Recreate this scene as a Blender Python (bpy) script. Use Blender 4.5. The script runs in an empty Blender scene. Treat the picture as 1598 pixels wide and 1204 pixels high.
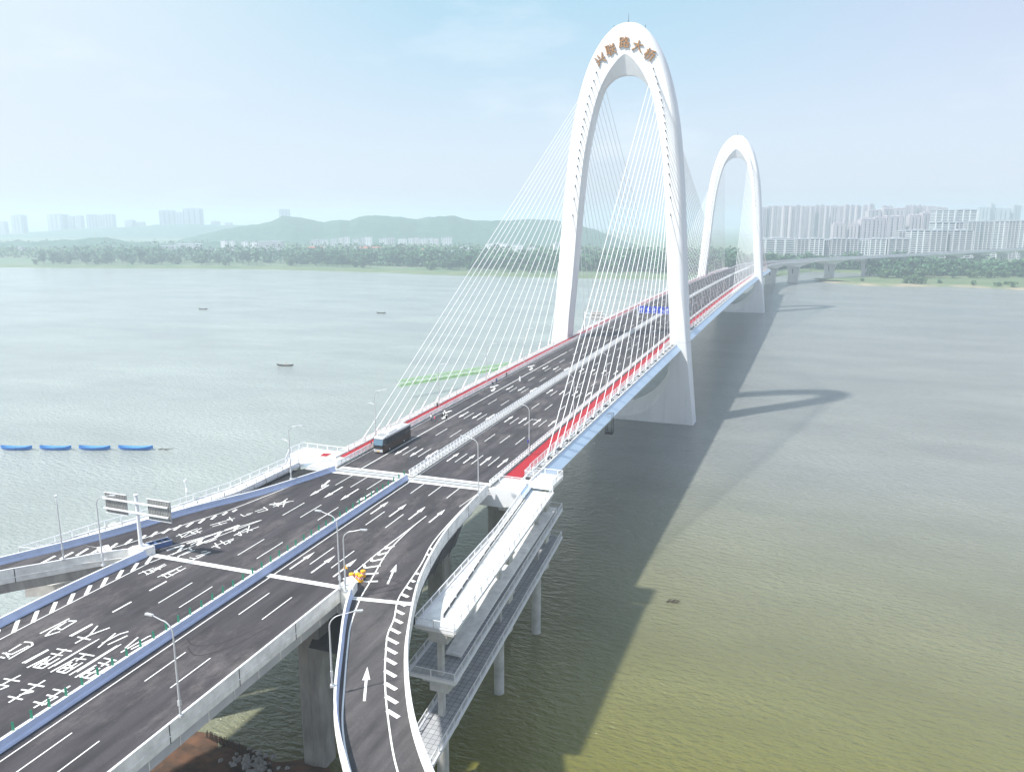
import bpy, math, random
from mathutils import Vector, Matrix, noise
random.seed(7)
S = bpy.context.scene
COL = S.collection
R = math.radians
# ------------------------------------------------------------------ camera
CAM = Vector((68.6247, -131.8787, 73.4589)); YAW, PIT, FPX = 20.8622, -11.6193, 1242.62
cd = bpy.data.cameras.new('camera'); cam = bpy.data.objects.new('camera', cd); COL.objects.link(cam)
cam.location = CAM; cam.rotation_euler = (R(90 + PIT), 0, R(YAW))
cd.sensor_fit = 'HORIZONTAL'; cd.sensor_width = 36; cd.lens = 36 * FPX / 1598; cd.clip_start = .5; cd.clip_end = 30000
S.camera = cam
# ------------------------------------------------------------------ light
SUN_EL, SUN_AZ = R(51.7), R(224.6)
SKY_STRENGTH, SUN_STRENGTH, EXPOSURE, HAZE = .135, 4.8, .45, .00033
S.cycles.volume_bounces = 2
S.view_settings.view_transform = 'Standard'; S.view_settings.look = 'None'
S.view_settings.exposure = EXPOSURE; S.view_settings.gamma = 1
W = bpy.data.worlds.new('World'); S.world = W; W.use_nodes = True
nt = W.node_tree; nt.nodes.clear()
sky = nt.nodes.new('ShaderNodeTexSky'); sky.sky_type = 'NISHITA'; sky.sun_disc = False
sky.sun_elevation = SUN_EL; sky.sun_rotation = SUN_AZ; sky.altitude = 50; sky.air_density = 1.1; sky.dust_density = 2.2; sky.ozone_density = 1.0
bg = nt.nodes.new('ShaderNodeBackground'); bg.inputs[1].default_value = SKY_STRENGTH
ow = nt.nodes.new('ShaderNodeOutputWorld')
tc = nt.nodes.new('ShaderNodeTexCoord')
mp = nt.nodes.new('ShaderNodeMapping'); mp.inputs['Scale'].default_value = (1.5, 1.5, 5.5); mp.inputs['Location'].default_value = (.35, .1, .2)
nz = nt.nodes.new('ShaderNodeTexNoise'); nz.inputs['Scale'].default_value = 2.1; nz.inputs['Detail'].default_value = 7; nz.inputs['Roughness'].default_value = .58
cr = nt.nodes.new('ShaderNodeValToRGB'); cr.color_ramp.elements[0].position = .56; cr.color_ramp.elements[1].position = .82
cr.color_ramp.elements[0].color = (0, 0, 0, 1); cr.color_ramp.elements[1].color = (.55, .55, .55, 1)
mx = nt.nodes.new('ShaderNodeMix'); mx.data_type = 'RGBA'; mx.inputs[7].default_value = (5.2, 5.6, 6.0, 1)
vl = nt.nodes.new('ShaderNodeMix'); vl.data_type = 'RGBA'; vl.inputs[0].default_value = .75
nt.links.new(tc.outputs['Generated'], mp.inputs[0]); nt.links.new(mp.outputs[0], nz.inputs['Vector']); nt.links.new(nz.outputs[0], cr.inputs[0])
# hazy summer air: whiter towards the left, lavender towards the right, clear cyan overhead
sx = nt.nodes.new('ShaderNodeSeparateXYZ'); nt.links.new(tc.outputs['Generated'], sx.inputs[0])
def band(a, b, c0, c1):
    q = nt.nodes.new('ShaderNodeMapRange'); q.inputs[1].default_value = a; q.inputs[2].default_value = b; q.interpolation_type = 'SMOOTHSTEP'
    x = nt.nodes.new('ShaderNodeMix'); x.data_type = 'RGBA'; nt.links.new(q.outputs[0], x.inputs[0])
    if c0: x.inputs[6].default_value = (*c0, 1)
    x.inputs[7].default_value = (*c1, 1); return q, x
q1, x1 = band(-.85, -.38, (5.0, 5.45, 5.6), (2.55, 4.2, 5.0)); q2, x2 = band(-.25, .22, None, (3.5, 3.9, 4.9)); q3, x3 = band(.30, .02, None, (4.1, 4.5, 5.3))
nt.links.new(sx.outputs[0], q1.inputs[0]); nt.links.new(sx.outputs[0], q2.inputs[0]); nt.links.new(sx.outputs[2], q3.inputs[0])
nt.links.new(x1.outputs[2], x2.inputs[6]); nt.links.new(x2.outputs[2], x3.inputs[6]); nt.links.new(x3.outputs[2], vl.inputs[7])
nt.links.new(sky.outputs[0], vl.inputs[6]); nt.links.new(vl.outputs[2], mx.inputs[6]); nt.links.new(cr.outputs[0], mx.inputs[0])
nt.links.new(mx.outputs[2], bg.inputs[0]); nt.links.new(bg.outputs[0], ow.inputs[0])
sl = bpy.data.lights.new('sun', 'SUN'); sl.energy = SUN_STRENGTH; sl.angle = R(1.8); sl.color = (1, .965, .90)
so = bpy.data.objects.new('sun', sl); COL.objects.link(so)
sd = Vector((math.sin(SUN_AZ) * math.cos(SUN_EL), math.cos(SUN_AZ) * math.cos(SUN_EL), math.sin(SUN_EL)))
so.rotation_euler = (-sd).to_track_quat('-Z', 'Y').to_euler(); so.location = (0, 0, 400)

# ------------------------------------------------------------------ survey helpers
def zd(y):                       # height of the carriageway along the bridge
    y = min(y, 900)
    return 27.238 + .02035 * y - 2.8825e-5 * y * y
def ray(u, v):
    a = (u - 799) / FPX; b = (602 - v) / FPX; yw = R(YAW); pt = R(PIT)
    fw = math.cos(pt) - b * math.sin(pt); z = math.sin(pt) + b * math.cos(pt)
    return Vector((-math.sin(yw) * fw + math.cos(yw) * a, math.cos(yw) * fw + math.sin(yw) * a, z))
def gp(u, v, z=0.0):
    r = ray(u, v); return CAM + r * ((z - CAM.z) / r.z)
def rp(u, v):                    # a measured spot on the road surface
    z = 27.2
    for _ in range(25): p = gp(u, v, z); z = zd(p.y)
    return p

# ------------------------------------------------------------------ materials
def mat(name, col, rough=.6, metal=0, var=0, scale=1.0, bump=0, bscale=20, emit=None, col2=None, detail=4, stretch=None, spec=.5):
    m = bpy.data.materials.new(name); m.use_nodes = True
    n = m.node_tree; b = n.nodes['Principled BSDF']
    b.inputs['Base Color'].default_value = (*col, 1); b.inputs['Roughness'].default_value = rough; b.inputs['Metallic'].default_value = metal
    b.inputs['Specular IOR Level'].default_value = spec
    if var or bump or col2:
        t = n.nodes.new('ShaderNodeTexCoord'); mpp = n.nodes.new('ShaderNodeMapping')
        if stretch: mpp.inputs['Scale'].default_value = stretch
        n.links.new(t.outputs['Object'], mpp.inputs[0])
    if var or col2:
        z = n.nodes.new('ShaderNodeTexNoise'); z.inputs['Scale'].default_value = scale; z.inputs['Detail'].default_value = detail; z.inputs['Roughness'].default_value = .62
        n.links.new(mpp.outputs[0], z.inputs['Vector'])
        x = n.nodes.new('ShaderNodeMix'); x.data_type = 'RGBA'
        c2 = col2 or tuple(max(0, c * (1 - var)) for c in col); c1 = col if col2 else tuple(c * (1 + var * .6) for c in col)
        x.inputs[6].default_value = (*c1, 1); x.inputs[7].default_value = (*c2, 1)
        rr = n.nodes.new('ShaderNodeValToRGB'); rr.color_ramp.elements[0].position = .35; rr.color_ramp.elements[1].position = .68
        n.links.new(z.outputs[0], rr.inputs[0]); n.links.new(rr.outputs[0], x.inputs[0]); n.links.new(x.outputs[2], b.inputs['Base Color'])
    if bump:
        z2 = n.nodes.new('ShaderNodeTexNoise'); z2.inputs['Scale'].default_value = bscale; z2.inputs['Detail'].default_value = 3
        bp = n.nodes.new('ShaderNodeBump'); bp.inputs['Strength'].default_value = bump; bp.inputs['Distance'].default_value = .05
        n.links.new(mpp.outputs[0], z2.inputs['Vector']); n.links.new(z2.outputs[0], bp.inputs['Height']); n.links.new(bp.outputs[0], b.inputs['Normal'])
    if emit: b.inputs['Emission Color'].default_value = (*emit, 1); b.inputs['Emission Strength'].default_value = 1
    return m
M = {}
M['white'] = mat('white_paint', (.74, .75, .77), .45, var=.05, scale=.25)
M['tower'] = mat('tower_concrete', (.76, .765, .78), .5, var=.07, scale=.12, detail=6, stretch=(1, 1, .25))
def tower_joints(m):
    n = m.node_tree; b = n.nodes['Principled BSDF']; src = b.inputs['Base Color'].links[0].from_socket; L = n.links
    t = n.nodes.new('ShaderNodeTexCoord'); sp = n.nodes.new('ShaderNodeSeparateXYZ'); L.new(t.outputs['Object'], sp.inputs[0])
    def mth(op, a, bb):
        q = n.nodes.new('ShaderNodeMath'); q.operation = op; L.new(a, q.inputs[0]); q.inputs[1].default_value = bb; return q.outputs[0]
    j = mth('MULTIPLY', mth('LESS_THAN', mth('MODULO', sp.outputs[2], 4.6), .07), .16)
    k = mth('MULTIPLY', mth('LESS_THAN', mth('ABSOLUTE', mth('SUBTRACT', sp.outputs[2], 30.6), 0), .13), .6)
    nz_ = n.nodes.new('ShaderNodeTexNoise'); nz_.inputs['Scale'].default_value = .6; nz_.inputs['Detail'].default_value = 8; mpp = n.nodes.new('ShaderNodeMapping'); mpp.inputs['Scale'].default_value = (1, 1, .06)
    L.new(t.outputs['Object'], mpp.inputs[0]); L.new(mpp.outputs[0], nz_.inputs['Vector']); st = mth('MULTIPLY', mth('SUBTRACT', nz_.outputs[0], .52), 1.1)
    ad = n.nodes.new('ShaderNodeMath'); ad.operation = 'ADD'; L.new(j, ad.inputs[0]); L.new(k, ad.inputs[1]); a2 = n.nodes.new('ShaderNodeMath'); a2.operation = 'ADD'; a2.use_clamp = True; L.new(ad.outputs[0], a2.inputs[0]); L.new(st, a2.inputs[1])
    x = n.nodes.new('ShaderNodeMix'); x.data_type = 'RGBA'; L.new(a2.outputs[0], x.inputs[0]); L.new(src, x.inputs[6]); x.inputs[7].default_value = (.46, .47, .48, 1); L.new(x.outputs[2], b.inputs['Base Color'])
tower_joints(M['tower'])
M['concrete'] = mat('concrete', (.50, .50, .48), .8, var=.22, scale=.6, bump=.2, bscale=8, detail=8)
M['lightcon'] = mat('pale_concrete', (.78, .78, .76), .75, var=.2, scale=.7, bump=.1, bscale=9, detail=8)
M['darkcon'] = mat('weathered_concrete', (.34, .33, .31), .85, var=.35, scale=.5, bump=.3, bscale=6, detail=8, stretch=(1, 1, .3))
M['bluebar'] = mat('pale_blue_barrier_paint', (.50, .585, .80), .5, var=.10, scale=.4)
M['blueweb'] = mat('pale_blue_steel', (.48, .62, .78), .4, var=.06, scale=.1)
M['red'] = mat('red_coating', (.36, .004, .012), .6, var=.12, scale=.5)
M['paint'] = mat('road_paint', (.80, .80, .78), .6, var=.08, scale=1.5)
M['greypaint'] = mat('joint_grey', (.42, .43, .44), .6, var=.1, scale=2)
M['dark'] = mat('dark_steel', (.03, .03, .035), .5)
M['cablew'] = mat('cable_sheath', (.76, .76, .77), .45)
M['gold'] = mat('gold_lettering', (.40, .20, .07), .4, .2)
M['green'] = mat('green_plastic', (.02, .22, .13), .5)
M['steel'] = mat('galvanised_steel', (.50, .52, .54), .35, .5)
M['lampgrey'] = mat('lamp_grey', (.55, .56, .58), .4, .2)
M['ltgreen'] = mat('lime_netting', (.42, .70, .28), .6, var=.2, scale=.4)
M['tile'] = None
M['boat'] = mat('blue_hull_paint', (.03, .17, .55), .35, var=.15, scale=1)
M['boatin'] = mat('blue_inside', (.14, .42, .70), .5)
M['wood'] = mat('dark_wood', (.06, .045, .035), .7)
M['mud'] = mat('riverbank_mud', (.17, .085, .05), .95, col2=(.045, .035, .028), scale=.35, bump=.8, bscale=2, detail=9)
M['rock'] = mat('grey_rubble', (.30, .30, .30), .9, var=.3, scale=1.5)
M['bronze'] = mat('bronze_coach_paint', (.085, .048, .034), .3, .3, var=.05, scale=.5)
M['glass'] = mat('tinted_glass', (.02, .025, .03), .06, spec=.8)
M['wind'] = mat('windscreen_glass', (.10, .18, .26), .05, spec=1)
M['coachroof'] = mat('silver_coach_paint', (.62, .62, .63), .3, .2)
M['tyre'] = mat('tyre', (.02, .02, .02), .8)
M['yellow'] = mat('yellow_plastic', (.85, .45, .02), .4)
M['redp'] = mat('red_plastic', (.65, .03, .03), .4)
M['blued'] = mat('dark_blue_paint', (.07, .13, .30), .5)
M['sign'] = mat('sign_blue', (.02, .06, .50), .4)
def asphalt(name, base, warm):
    m = bpy.data.materials.new(name); m.use_nodes = True; n = m.node_tree; b = n.nodes['Principled BSDF']; L = n.links
    t = n.nodes.new('ShaderNodeTexCoord')
    def noi(sc, st, det=6, ro=.6):
        mm = n.nodes.new('ShaderNodeMapping'); mm.inputs['Scale'].default_value = st; L.new(t.outputs['Object'], mm.inputs[0])
        z = n.nodes.new('ShaderNodeTexNoise'); z.inputs['Scale'].default_value = sc; z.inputs['Detail'].default_value = det; z.inputs['Roughness'].default_value = ro
        L.new(mm.outputs[0], z.inputs['Vector']); return z
    a = noi(.55, (1, .16, 1), 8); c = noi(.16, (1, .4, 1), 10, .78); f = noi(9, (1, 1, 1), 2); wv = noi(1.1, (1, .02, 1), 3)
    r1 = n.nodes.new('ShaderNodeValToRGB'); r1.color_ramp.elements[0].position = .32; r1.color_ramp.elements[1].position = .72
    r1.color_ramp.elements[0].color = (*[k * .55 for k in base], 1); r1.color_ramp.elements[1].color = (*[k * 1.35 for k in base], 1)
    L.new(a.outputs[0], r1.inputs[0])
    r2 = n.nodes.new('ShaderNodeValToRGB'); r2.color_ramp.elements[0].position = .5; r2.color_ramp.elements[1].position = .72
    L.new(c.outputs[0], r2.inputs[0])
    r3 = n.nodes.new('ShaderNodeMath'); r3.operation = 'MULTIPLY'; r3.inputs[1].default_value = .85; L.new(r2.outputs[0], r3.inputs[0])
    x = n.nodes.new('ShaderNodeMix'); x.data_type = 'RGBA'; x.inputs[7].default_value = (*warm, 1); L.new(r3.outputs[0], x.inputs[0]); L.new(r1.outputs[0], x.inputs[6])
    y = n.nodes.new('ShaderNodeMix'); y.data_type = 'RGBA'; y.blend_type = 'OVERLAY'; y.inputs[0].default_value = .55; L.new(x.outputs[2], y.inputs[6]); L.new(f.outputs[0], y.inputs[7])
    y2 = n.nodes.new('ShaderNodeMix'); y2.data_type = 'RGBA'; y2.blend_type = 'OVERLAY'; y2.inputs[0].default_value = .5; L.new(y.outputs[2], y2.inputs[6]); L.new(wv.outputs[0], y2.inputs[7])
    L.new(y2.outputs[2], b.inputs['Base Color']); b.inputs['Roughness'].default_value = .82
    bp = n.nodes.new('ShaderNodeBump'); bp.inputs['Strength'].default_value = .25; bp.inputs['Distance'].default_value = .02; L.new(f.outputs[0], bp.inputs['Height']); L.new(bp.outputs[0], b.inputs['Normal'])
    return m
M['asphalt'] = asphalt('asphalt', (.046, .040, .046), (.15, .132, .13))
M['asphalt2'] = asphalt('pale_asphalt', (.070, .064, .067), (.11, .10, .10))
def tiles():
    m = bpy.data.materials.new('paving_tiles'); m.use_nodes = True; n = m.node_tree; b = n.nodes['Principled BSDF']
    t = n.nodes.new('ShaderNodeTexCoord'); k = n.nodes.new('ShaderNodeTexBrick'); k.offset = 0
    k.inputs['Color1'].default_value = (.42, .43, .44, 1); k.inputs['Color2'].default_value = (.33, .34, .36, 1); k.inputs['Mortar'].default_value = (.10, .10, .11, 1)
    k.inputs['Scale'].default_value = 1; k.inputs['Brick Width'].default_value = .8; k.inputs['Row Height'].default_value = .8; k.inputs['Mortar Size'].default_value = .03
    n.links.new(t.outputs['Object'], k.inputs['Vector']); n.links.new(k.outputs[0], b.inputs['Base Color']); b.inputs['Roughness'].default_value = .8
    return m
M['tile'] = tiles()
def leafmat(name, c1, c2):
    m = bpy.data.materials.new(name); m.use_nodes = True; n = m.node_tree; b = n.nodes['Principled BSDF']
    g = n.nodes.new('ShaderNodeNewGeometry'); x = n.nodes.new('ShaderNodeMix'); x.data_type = 'RGBA'
    x.inputs[6].default_value = (*c1, 1); x.inputs[7].default_value = (*c2, 1)
    n.links.new(g.outputs['Random Per Island'], x.inputs[0]); n.links.new(x.outputs[2], b.inputs['Base Color']); b.inputs['Roughness'].default_value = .7
    return m
M['leaf'] = leafmat('dark_leaves', (.022, .085, .04), (.075, .18, .07))
M['leaf2'] = leafmat('mid_leaves', (.06, .13, .05), (.12, .21, .08))
M['bark'] = mat('bark', (.10, .08, .06), .9)
M['grass'] = mat('grass', (.075, .13, .045), .9, col2=(.16, .19, .09), scale=.03, detail=8)
M['sand'] = mat('sandbar', (.36, .29, .20), .9, col2=(.10, .15, .06), scale=.03, detail=8)
M['land'] = mat('farmland', (.08, .15, .06), .9, col2=(.16, .20, .12), scale=.008, detail=8)
M['hill'] = mat('forest_hill', (.022, .075, .045), .9, col2=(.06, .13, .075), scale=.045, detail=10)
M['pink'] = mat('pinkish_wall', (.45, .40, .44), .8, var=.1, scale=.05)
M['cream'] = mat('cream_wall', (.52, .51, .53), .8, var=.1, scale=.05)
M['greyb'] = mat('grey_wall', (.40, .42, .46), .8, var=.1, scale=.05)
M['redroof'] = mat('terracotta_roof', (.38, .12, .08), .8)
M['winb'] = mat('far_window_glass', (.07, .09, .13), .3)

# ------------------------------------------------------------------ mesh builder
class MB:
    def __init__(s): s.v = []; s.f = []; s.m = []
    def poly(s, pts, m=0):
        b = len(s.v); s.v += [tuple(p) for p in pts]; s.f.append(tuple(range(b, b + len(pts)))); s.m.append(m)
    def box(s, c, h, rz=0, m=0, sl=0):       # centre, half sizes, rotation about z, sl = slope dz/dy (local y)
        c = Vector(c); ca, sa = math.cos(rz), math.sin(rz); b = len(s.v)
        for dz in (-1, 1):
            for dx, dy in ((-1, -1), (1, -1), (1, 1), (-1, 1)):
                x, y = dx * h[0], dy * h[1]
                s.v.append((c.x + x * ca - y * sa, c.y + x * sa + y * ca, c.z + dz * h[2] + y * sl))
        for q in ((3, 2, 1, 0), (4, 5, 6, 7), (0, 1, 5, 4), (1, 2, 6, 5), (2, 3, 7, 6), (3, 0, 4, 7)): s.f.append(tuple(b + i for i in q)); s.m.append(m)
    def tube(s, p0, p1, r0, r1=None, n=8, m=0):
        r1 = r0 if r1 is None else r1; p0 = Vector(p0); p1 = Vector(p1); d = (p1 - p0).normalized()
        a = d.orthogonal().normalized(); c = d.cross(a); b = len(s.v)
        for p, r in ((p0, r0), (p1, r1)):
            for i in range(n):
                t = 2 * math.pi * i / n; s.v.append(tuple(p + a * math.cos(t) * r + c * math.sin(t) * r))
        for i in range(n): j = (i + 1) % n; s.f.append((b + i, b + j, b + n + j, b + n + i)); s.m.append(m)
        s.f.append(tuple(b + n - 1 - i for i in range(n))); s.m.append(m); s.f.append(tuple(b + n + i for i in range(n))); s.m.append(m)
    def ptube(s, pts, r, n=8, m=0):
        pts = [Vector(p) for p in pts]; rs = r if isinstance(r, (list, tuple)) else [r] * len(pts)
        b = len(s.v); up = None
        for i, p in enumerate(pts):
            d = (pts[min(i + 1, len(pts) - 1)] - pts[max(i - 1, 0)]).normalized()
            if up is None: up = d.orthogonal().normalized()
            a = (up - d * up.dot(d)).normalized(); up = a; c = d.cross(a)
            for k in range(n): t = 2 * math.pi * k / n; s.v.append(tuple(p + a * math.cos(t) * rs[i] + c * math.sin(t) * rs[i]))
        for i in range(len(pts) - 1):
            for k in range(n):
                j = (k + 1) % n; s.f.append((b + i * n + k, b + i * n + j, b + (i + 1) * n + j, b + (i + 1) * n + k)); s.m.append(m)
        s.f.append(tuple(b + n - 1 - k for k in range(n))); s.m.append(m); e = b + (len(pts) - 1) * n; s.f.append(tuple(e + k for k in range(n))); s.m.append(m)
    def sweep(s, path, sec, ms=None, caps=True, m=0, closed=True):   # sec: (right offset, up); path: 3D points
        path = [Vector(p) for p in path]; k = len(sec); b = len(s.v)
        for i, p in enumerate(path):
            d0 = (path[i] - path[max(i - 1, 0)]); d1 = (path[min(i + 1, len(path) - 1)] - path[i])
            d0 = Vector((d0.x, d0.y, 0)); d1 = Vector((d1.x, d1.y, 0))
            if d0.length < 1e-9: d0 = d1
            if d1.length < 1e-9: d1 = d0
            d = (d0.normalized() + d1.normalized()).normalized(); r = Vector((d.y, -d.x, 0)); sc = 1 / max(.5, d.dot(d0.normalized()))
            for o, u in sec: q = p + r * o * sc; s.v.append((q.x, q.y, q.z + u))
        for i in range(len(path) - 1):
            for j in range(k if closed else k - 1):
                jj = (j + 1) % k; s.f.append((b + i * k + j, b + i * k + jj, b + (i + 1) * k + jj, b + (i + 1) * k + j)); s.m.append(ms[j] if ms else m)
        if caps and closed:
            s.f.append(tuple(b + j for j in range(k - 1, -1, -1))); s.m.append(m); e = b + (len(path) - 1) * k; s.f.append(tuple(e + j for j in range(k))); s.m.append(m)
    def strip(s, L, Rr, m=0, up=0):
        for i in range(len(L) - 1):
            a, b2, c, d = L[i], Rr[i], Rr[i + 1], L[i + 1]
            s.poly([(p[0], p[1], p[2] + up) for p in (a, b2, c, d)], m)
    def slab(s, L, Rr, t, m=0, up=0):      # closed thick strip
        b = len(s.v); n = len(L)
        for i in range(n):
            for p, z in ((L[i], 0), (Rr[i], 0), (Rr[i], -t), (L[i], -t)): s.v.append((p[0], p[1], p[2] + up + z))
        for i in range(n - 1):
            for j in range(4): jj = (j + 1) % 4; s.f.append((b + i * 4 + j, b + i * 4 + jj, b + i * 4 + 4 + jj, b + i * 4 + 4 + j)); s.m.append(m)
        s.f.append((b + 3, b + 2, b + 1, b)); s.m.append(m); e = b + (n - 1) * 4; s.f.append((e, e + 1, e + 2, e + 3)); s.m.append(m)
    def prism(s, pts, z0, z1, m=0):
        n = len(pts); b = len(s.v); s.v += [(p[0], p[1], z0) for p in pts] + [(p[0], p[1], z1) for p in pts]
        s.f.append(tuple(b + n + i for i in range(n))); s.m.append(m); s.f.append(tuple(b + n - 1 - i for i in range(n))); s.m.append(m)
        for i in range(n): j = (i + 1) % n; s.f.append((b + i, b + j, b + n + j, b + n + i)); s.m.append(m)
    def build(s, name, mats, parent=None, smooth=False, fix=True):
        me = bpy.data.meshes.new(name); me.from_pydata(s.v, [], s.f)
        if not isinstance(mats, (list, tuple)): mats = [mats]
        for x in mats: me.materials.append(x)
        me.polygons.foreach_set('material_index', s.m)
        if smooth: me.polygons.foreach_set('use_smooth', [True] * len(s.f))
        if fix:
            import bmesh
            bm = bmesh.new(); bm.from_mesh(me); bmesh.ops.recalc_face_normals(bm, faces=bm.faces); bm.to_mesh(me); bm.free()
        me.update(); o = bpy.data.objects.new(name, me); COL.objects.link(o)
        if parent: o.parent = parent; o.matrix_parent_inverse = Matrix.Translation(-parent.location) if False else Matrix()
        return o
def tag(o, label=None, cat=None, group=None, kind=None):
    if label: o['label'] = label
    if cat: o['category'] = cat
    if group: o['group'] = group
    if kind: o['kind'] = kind
    return o
def thing(name, label, cat, loc=(0, 0, 0), rz=0, group=None):
    o = bpy.data.objects.new(name, None); COL.objects.link(o); o.location = loc; o.rotation_euler = (0, 0, rz); o.empty_display_size = .5
    return tag(o, label, cat, group)
def copy_tree(o, parent=None):
    c = o.copy(); COL.objects.link(c)
    if parent: c.parent = parent
    for ch in list(o.children): copy_tree(ch, c)
    return c
def struct(name, mb, m, **k): return tag(mb.build(name, m, **k), kind='structure')
def yline(x, y0, y1, step=5.0, off=0, ease=None):
    n = max(1, int(round((y1 - y0) / step))); out = []
    for i in range(n + 1):
        y = y0 + (y1 - y0) * i / n; out.append(((x if not ease else ease(y)), y, zd(y) + off))
    return out
def cr_spline(pts, n=8):
    P = [Vector(p).to_3d() for p in pts]; out = []
    for i in range(len(P) - 1):
        p0 = P[max(i - 1, 0)]; p1 = P[i]; p2 = P[i + 1]; p3 = P[min(i + 2, len(P) - 1)]
        for k in range(n):
            t = k / n; out.append(.5 * ((2 * p1) + (p2 - p0) * t + (2 * p0 - 5 * p1 + 4 * p2 - p3) * t * t + (3 * p1 - p0 - 3 * p2 + p3) * t ** 3))
    out.append(P[-1]); return out
def resamp(pts, n):
    P = [Vector(p).to_3d() for p in pts]; L = [0]
    for a, b in zip(P, P[1:]): L.append(L[-1] + (b - a).length)
    out = []; j = 0
    for i in range(n):
        t = L[-1] * i / (n - 1)
        while j < len(P) - 2 and L[j + 1] < t: j += 1
        f = (t - L[j]) / max(1e-9, L[j + 1] - L[j]); out.append(P[j].lerp(P[j + 1], f))
    return out
def onroad(pts, off=0): return [(p[0], p[1], zd(p[1]) + off) for p in pts]
def text_mesh(ch, size, depth, offset=.0):
    c = bpy.data.curves.new('lettering', 'FONT'); c.body = ch; c.size = size; c.extrude = depth; c.offset = offset; c.align_x = 'CENTER'; c.align_y = 'CENTER'; c.resolution_u = 2
    o = bpy.data.objects.new('lettering', c); COL.objects.link(o); bpy.context.view_layer.update()
    me = bpy.data.meshes.new_from_object(o); bpy.data.objects.remove(o); return me
def dash(mb, p0, p1, w, up=.012, m=0):            # painted bar between two road spots
    p0 = Vector(p0).to_2d(); p1 = Vector(p1).to_2d(); d = (p1 - p0).normalized(); n = Vector((-d.y, d.x)) * w / 2
    seg = max(1, int((p1 - p0).length / 6)); 
    for i in range(seg):
        a = p0.lerp(p1, i / seg); b = p0.lerp(p1, (i + 1) / seg)
        mb.poly([(q.x, q.y, zd(q.y) + up) for q in (a - n, b - n, b + n, a + n)], m)
def arrow(mb, x, y, L=6.0, s=1, dx=0, up=.012, hw=.42, sw=.14):       # straight-ahead arrow, tail at (x, y), s = direction
    d = Vector((dx, s * L)).normalized(); r = Vector((d.y, -d.x)); b = Vector((x, y))
    def q(u, w): p = b + d * u + r * w; return (p.x, p.y, zd(p.y) + up)
    mb.poly([q(0, -sw), q(0, sw), q(L * .6, sw), q(L * .6, -sw)]); mb.poly([q(L * .6, -hw), q(L * .6, hw), q(L, 0)])

# ------------------------------------------------------------------ water, land, hills (structure)
def water_mat():
    m = bpy.data.materials.new('river_water'); m.use_nodes = True; n = m.node_tree; b = n.nodes['Principled BSDF']; L = n.links
    t = n.nodes.new('ShaderNodeTexCoord')
    def noi(sc, st, det, rz=0.0, ro=.5):
        mm = n.nodes.new('ShaderNodeMapping'); mm.inputs['Scale'].default_value = st; mm.inputs['Rotation'].default_value = (0, 0, rz); L.new(t.outputs['Object'], mm.inputs[0])
        z = n.nodes.new('ShaderNodeTexNoise'); z.inputs['Scale'].default_value = sc; z.inputs['Detail'].default_value = det; z.inputs['Roughness'].default_value = ro
        L.new(mm.outputs[0], z.inputs['Vector']); return z
    a = noi(.42, (1, 2.3, 1), 3, R(35)); c = noi(1.15, (1, 1.7, 1), 3, R(15)); big = noi(.012, (1, 2.2, 1), 5, R(20), .6)
    md = n.nodes.new('ShaderNodeMath'); md.operation = 'MULTIPLY'; md.inputs[1].default_value = .30; L.new(c.outputs[0], md.inputs[0])
    ad = n.nodes.new('ShaderNodeMath'); ad.operation = 'ADD'; L.new(a.outputs[0], ad.inputs[0]); L.new(md.outputs[0], ad.inputs[1])
    bp = n.nodes.new('ShaderNodeBump'); bp.inputs['Distance'].default_value = .85; L.new(ad.outputs[0], bp.inputs['Height'])
    rs = n.nodes.new('ShaderNodeMapRange'); rs.inputs[1].default_value = .35; rs.inputs[2].default_value = .65; rs.inputs[3].default_value = .5; rs.inputs[4].default_value = 1.0
    L.new(big.outputs[0], rs.inputs[0]); L.new(rs.outputs[0], bp.inputs['Strength'])
    L.new(bp.outputs[0], b.inputs['Normal'])
    # silt colour: greener and browner towards the shallow near bank
    sp = n.nodes.new('ShaderNodeSeparateXYZ'); L.new(t.outputs['Object'], sp.inputs[0])
    mr = n.nodes.new('ShaderNodeMapRange'); mr.inputs[1].default_value = -50; mr.inputs[2].default_value = 120; L.new(sp.outputs[1], mr.inputs[0])
    x = n.nodes.new('ShaderNodeMix'); x.data_type = 'RGBA'; x.inputs[6].default_value = (.128, .125, .024, 1); x.inputs[7].default_value = (.215, .225, .215, 1); L.new(mr.outputs[0], x.inputs[0])
    mr2 = n.nodes.new('ShaderNodeMapRange'); mr2.inputs[1].default_value = 20; mr2.inputs[2].default_value = -60; L.new(sp.outputs[0], mr2.inputs[0])
    x3 = n.nodes.new('ShaderNodeMix'); x3.data_type = 'RGBA'; L.new(mr2.outputs[0], x3.inputs[0]); L.new(x.outputs[2], x3.inputs[6]); x3.inputs[7].default_value = (.30, .33, .315, 1)
    x2 = n.nodes.new('ShaderNodeMix'); x2.data_type = 'RGBA'; x2.blend_type = 'OVERLAY'; x2.inputs[0].default_value = .5; L.new(x3.outputs[2], x2.inputs[6]); L.new(big.outputs[0], x2.inputs[7])
    L.new(x2.outputs[2], b.inputs['Base Color']); b.inputs['Roughness'].default_value = .17; b.inputs['IOR'].default_value = 1.33
    return m
wm = MB(); ND = 8900
wm.poly([(-ND, -600, 0), (ND, -600, 0), (ND, ND, 0), (-ND, ND, 0)]); struct('river_water', wm, water_mat(), fix=False)

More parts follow.
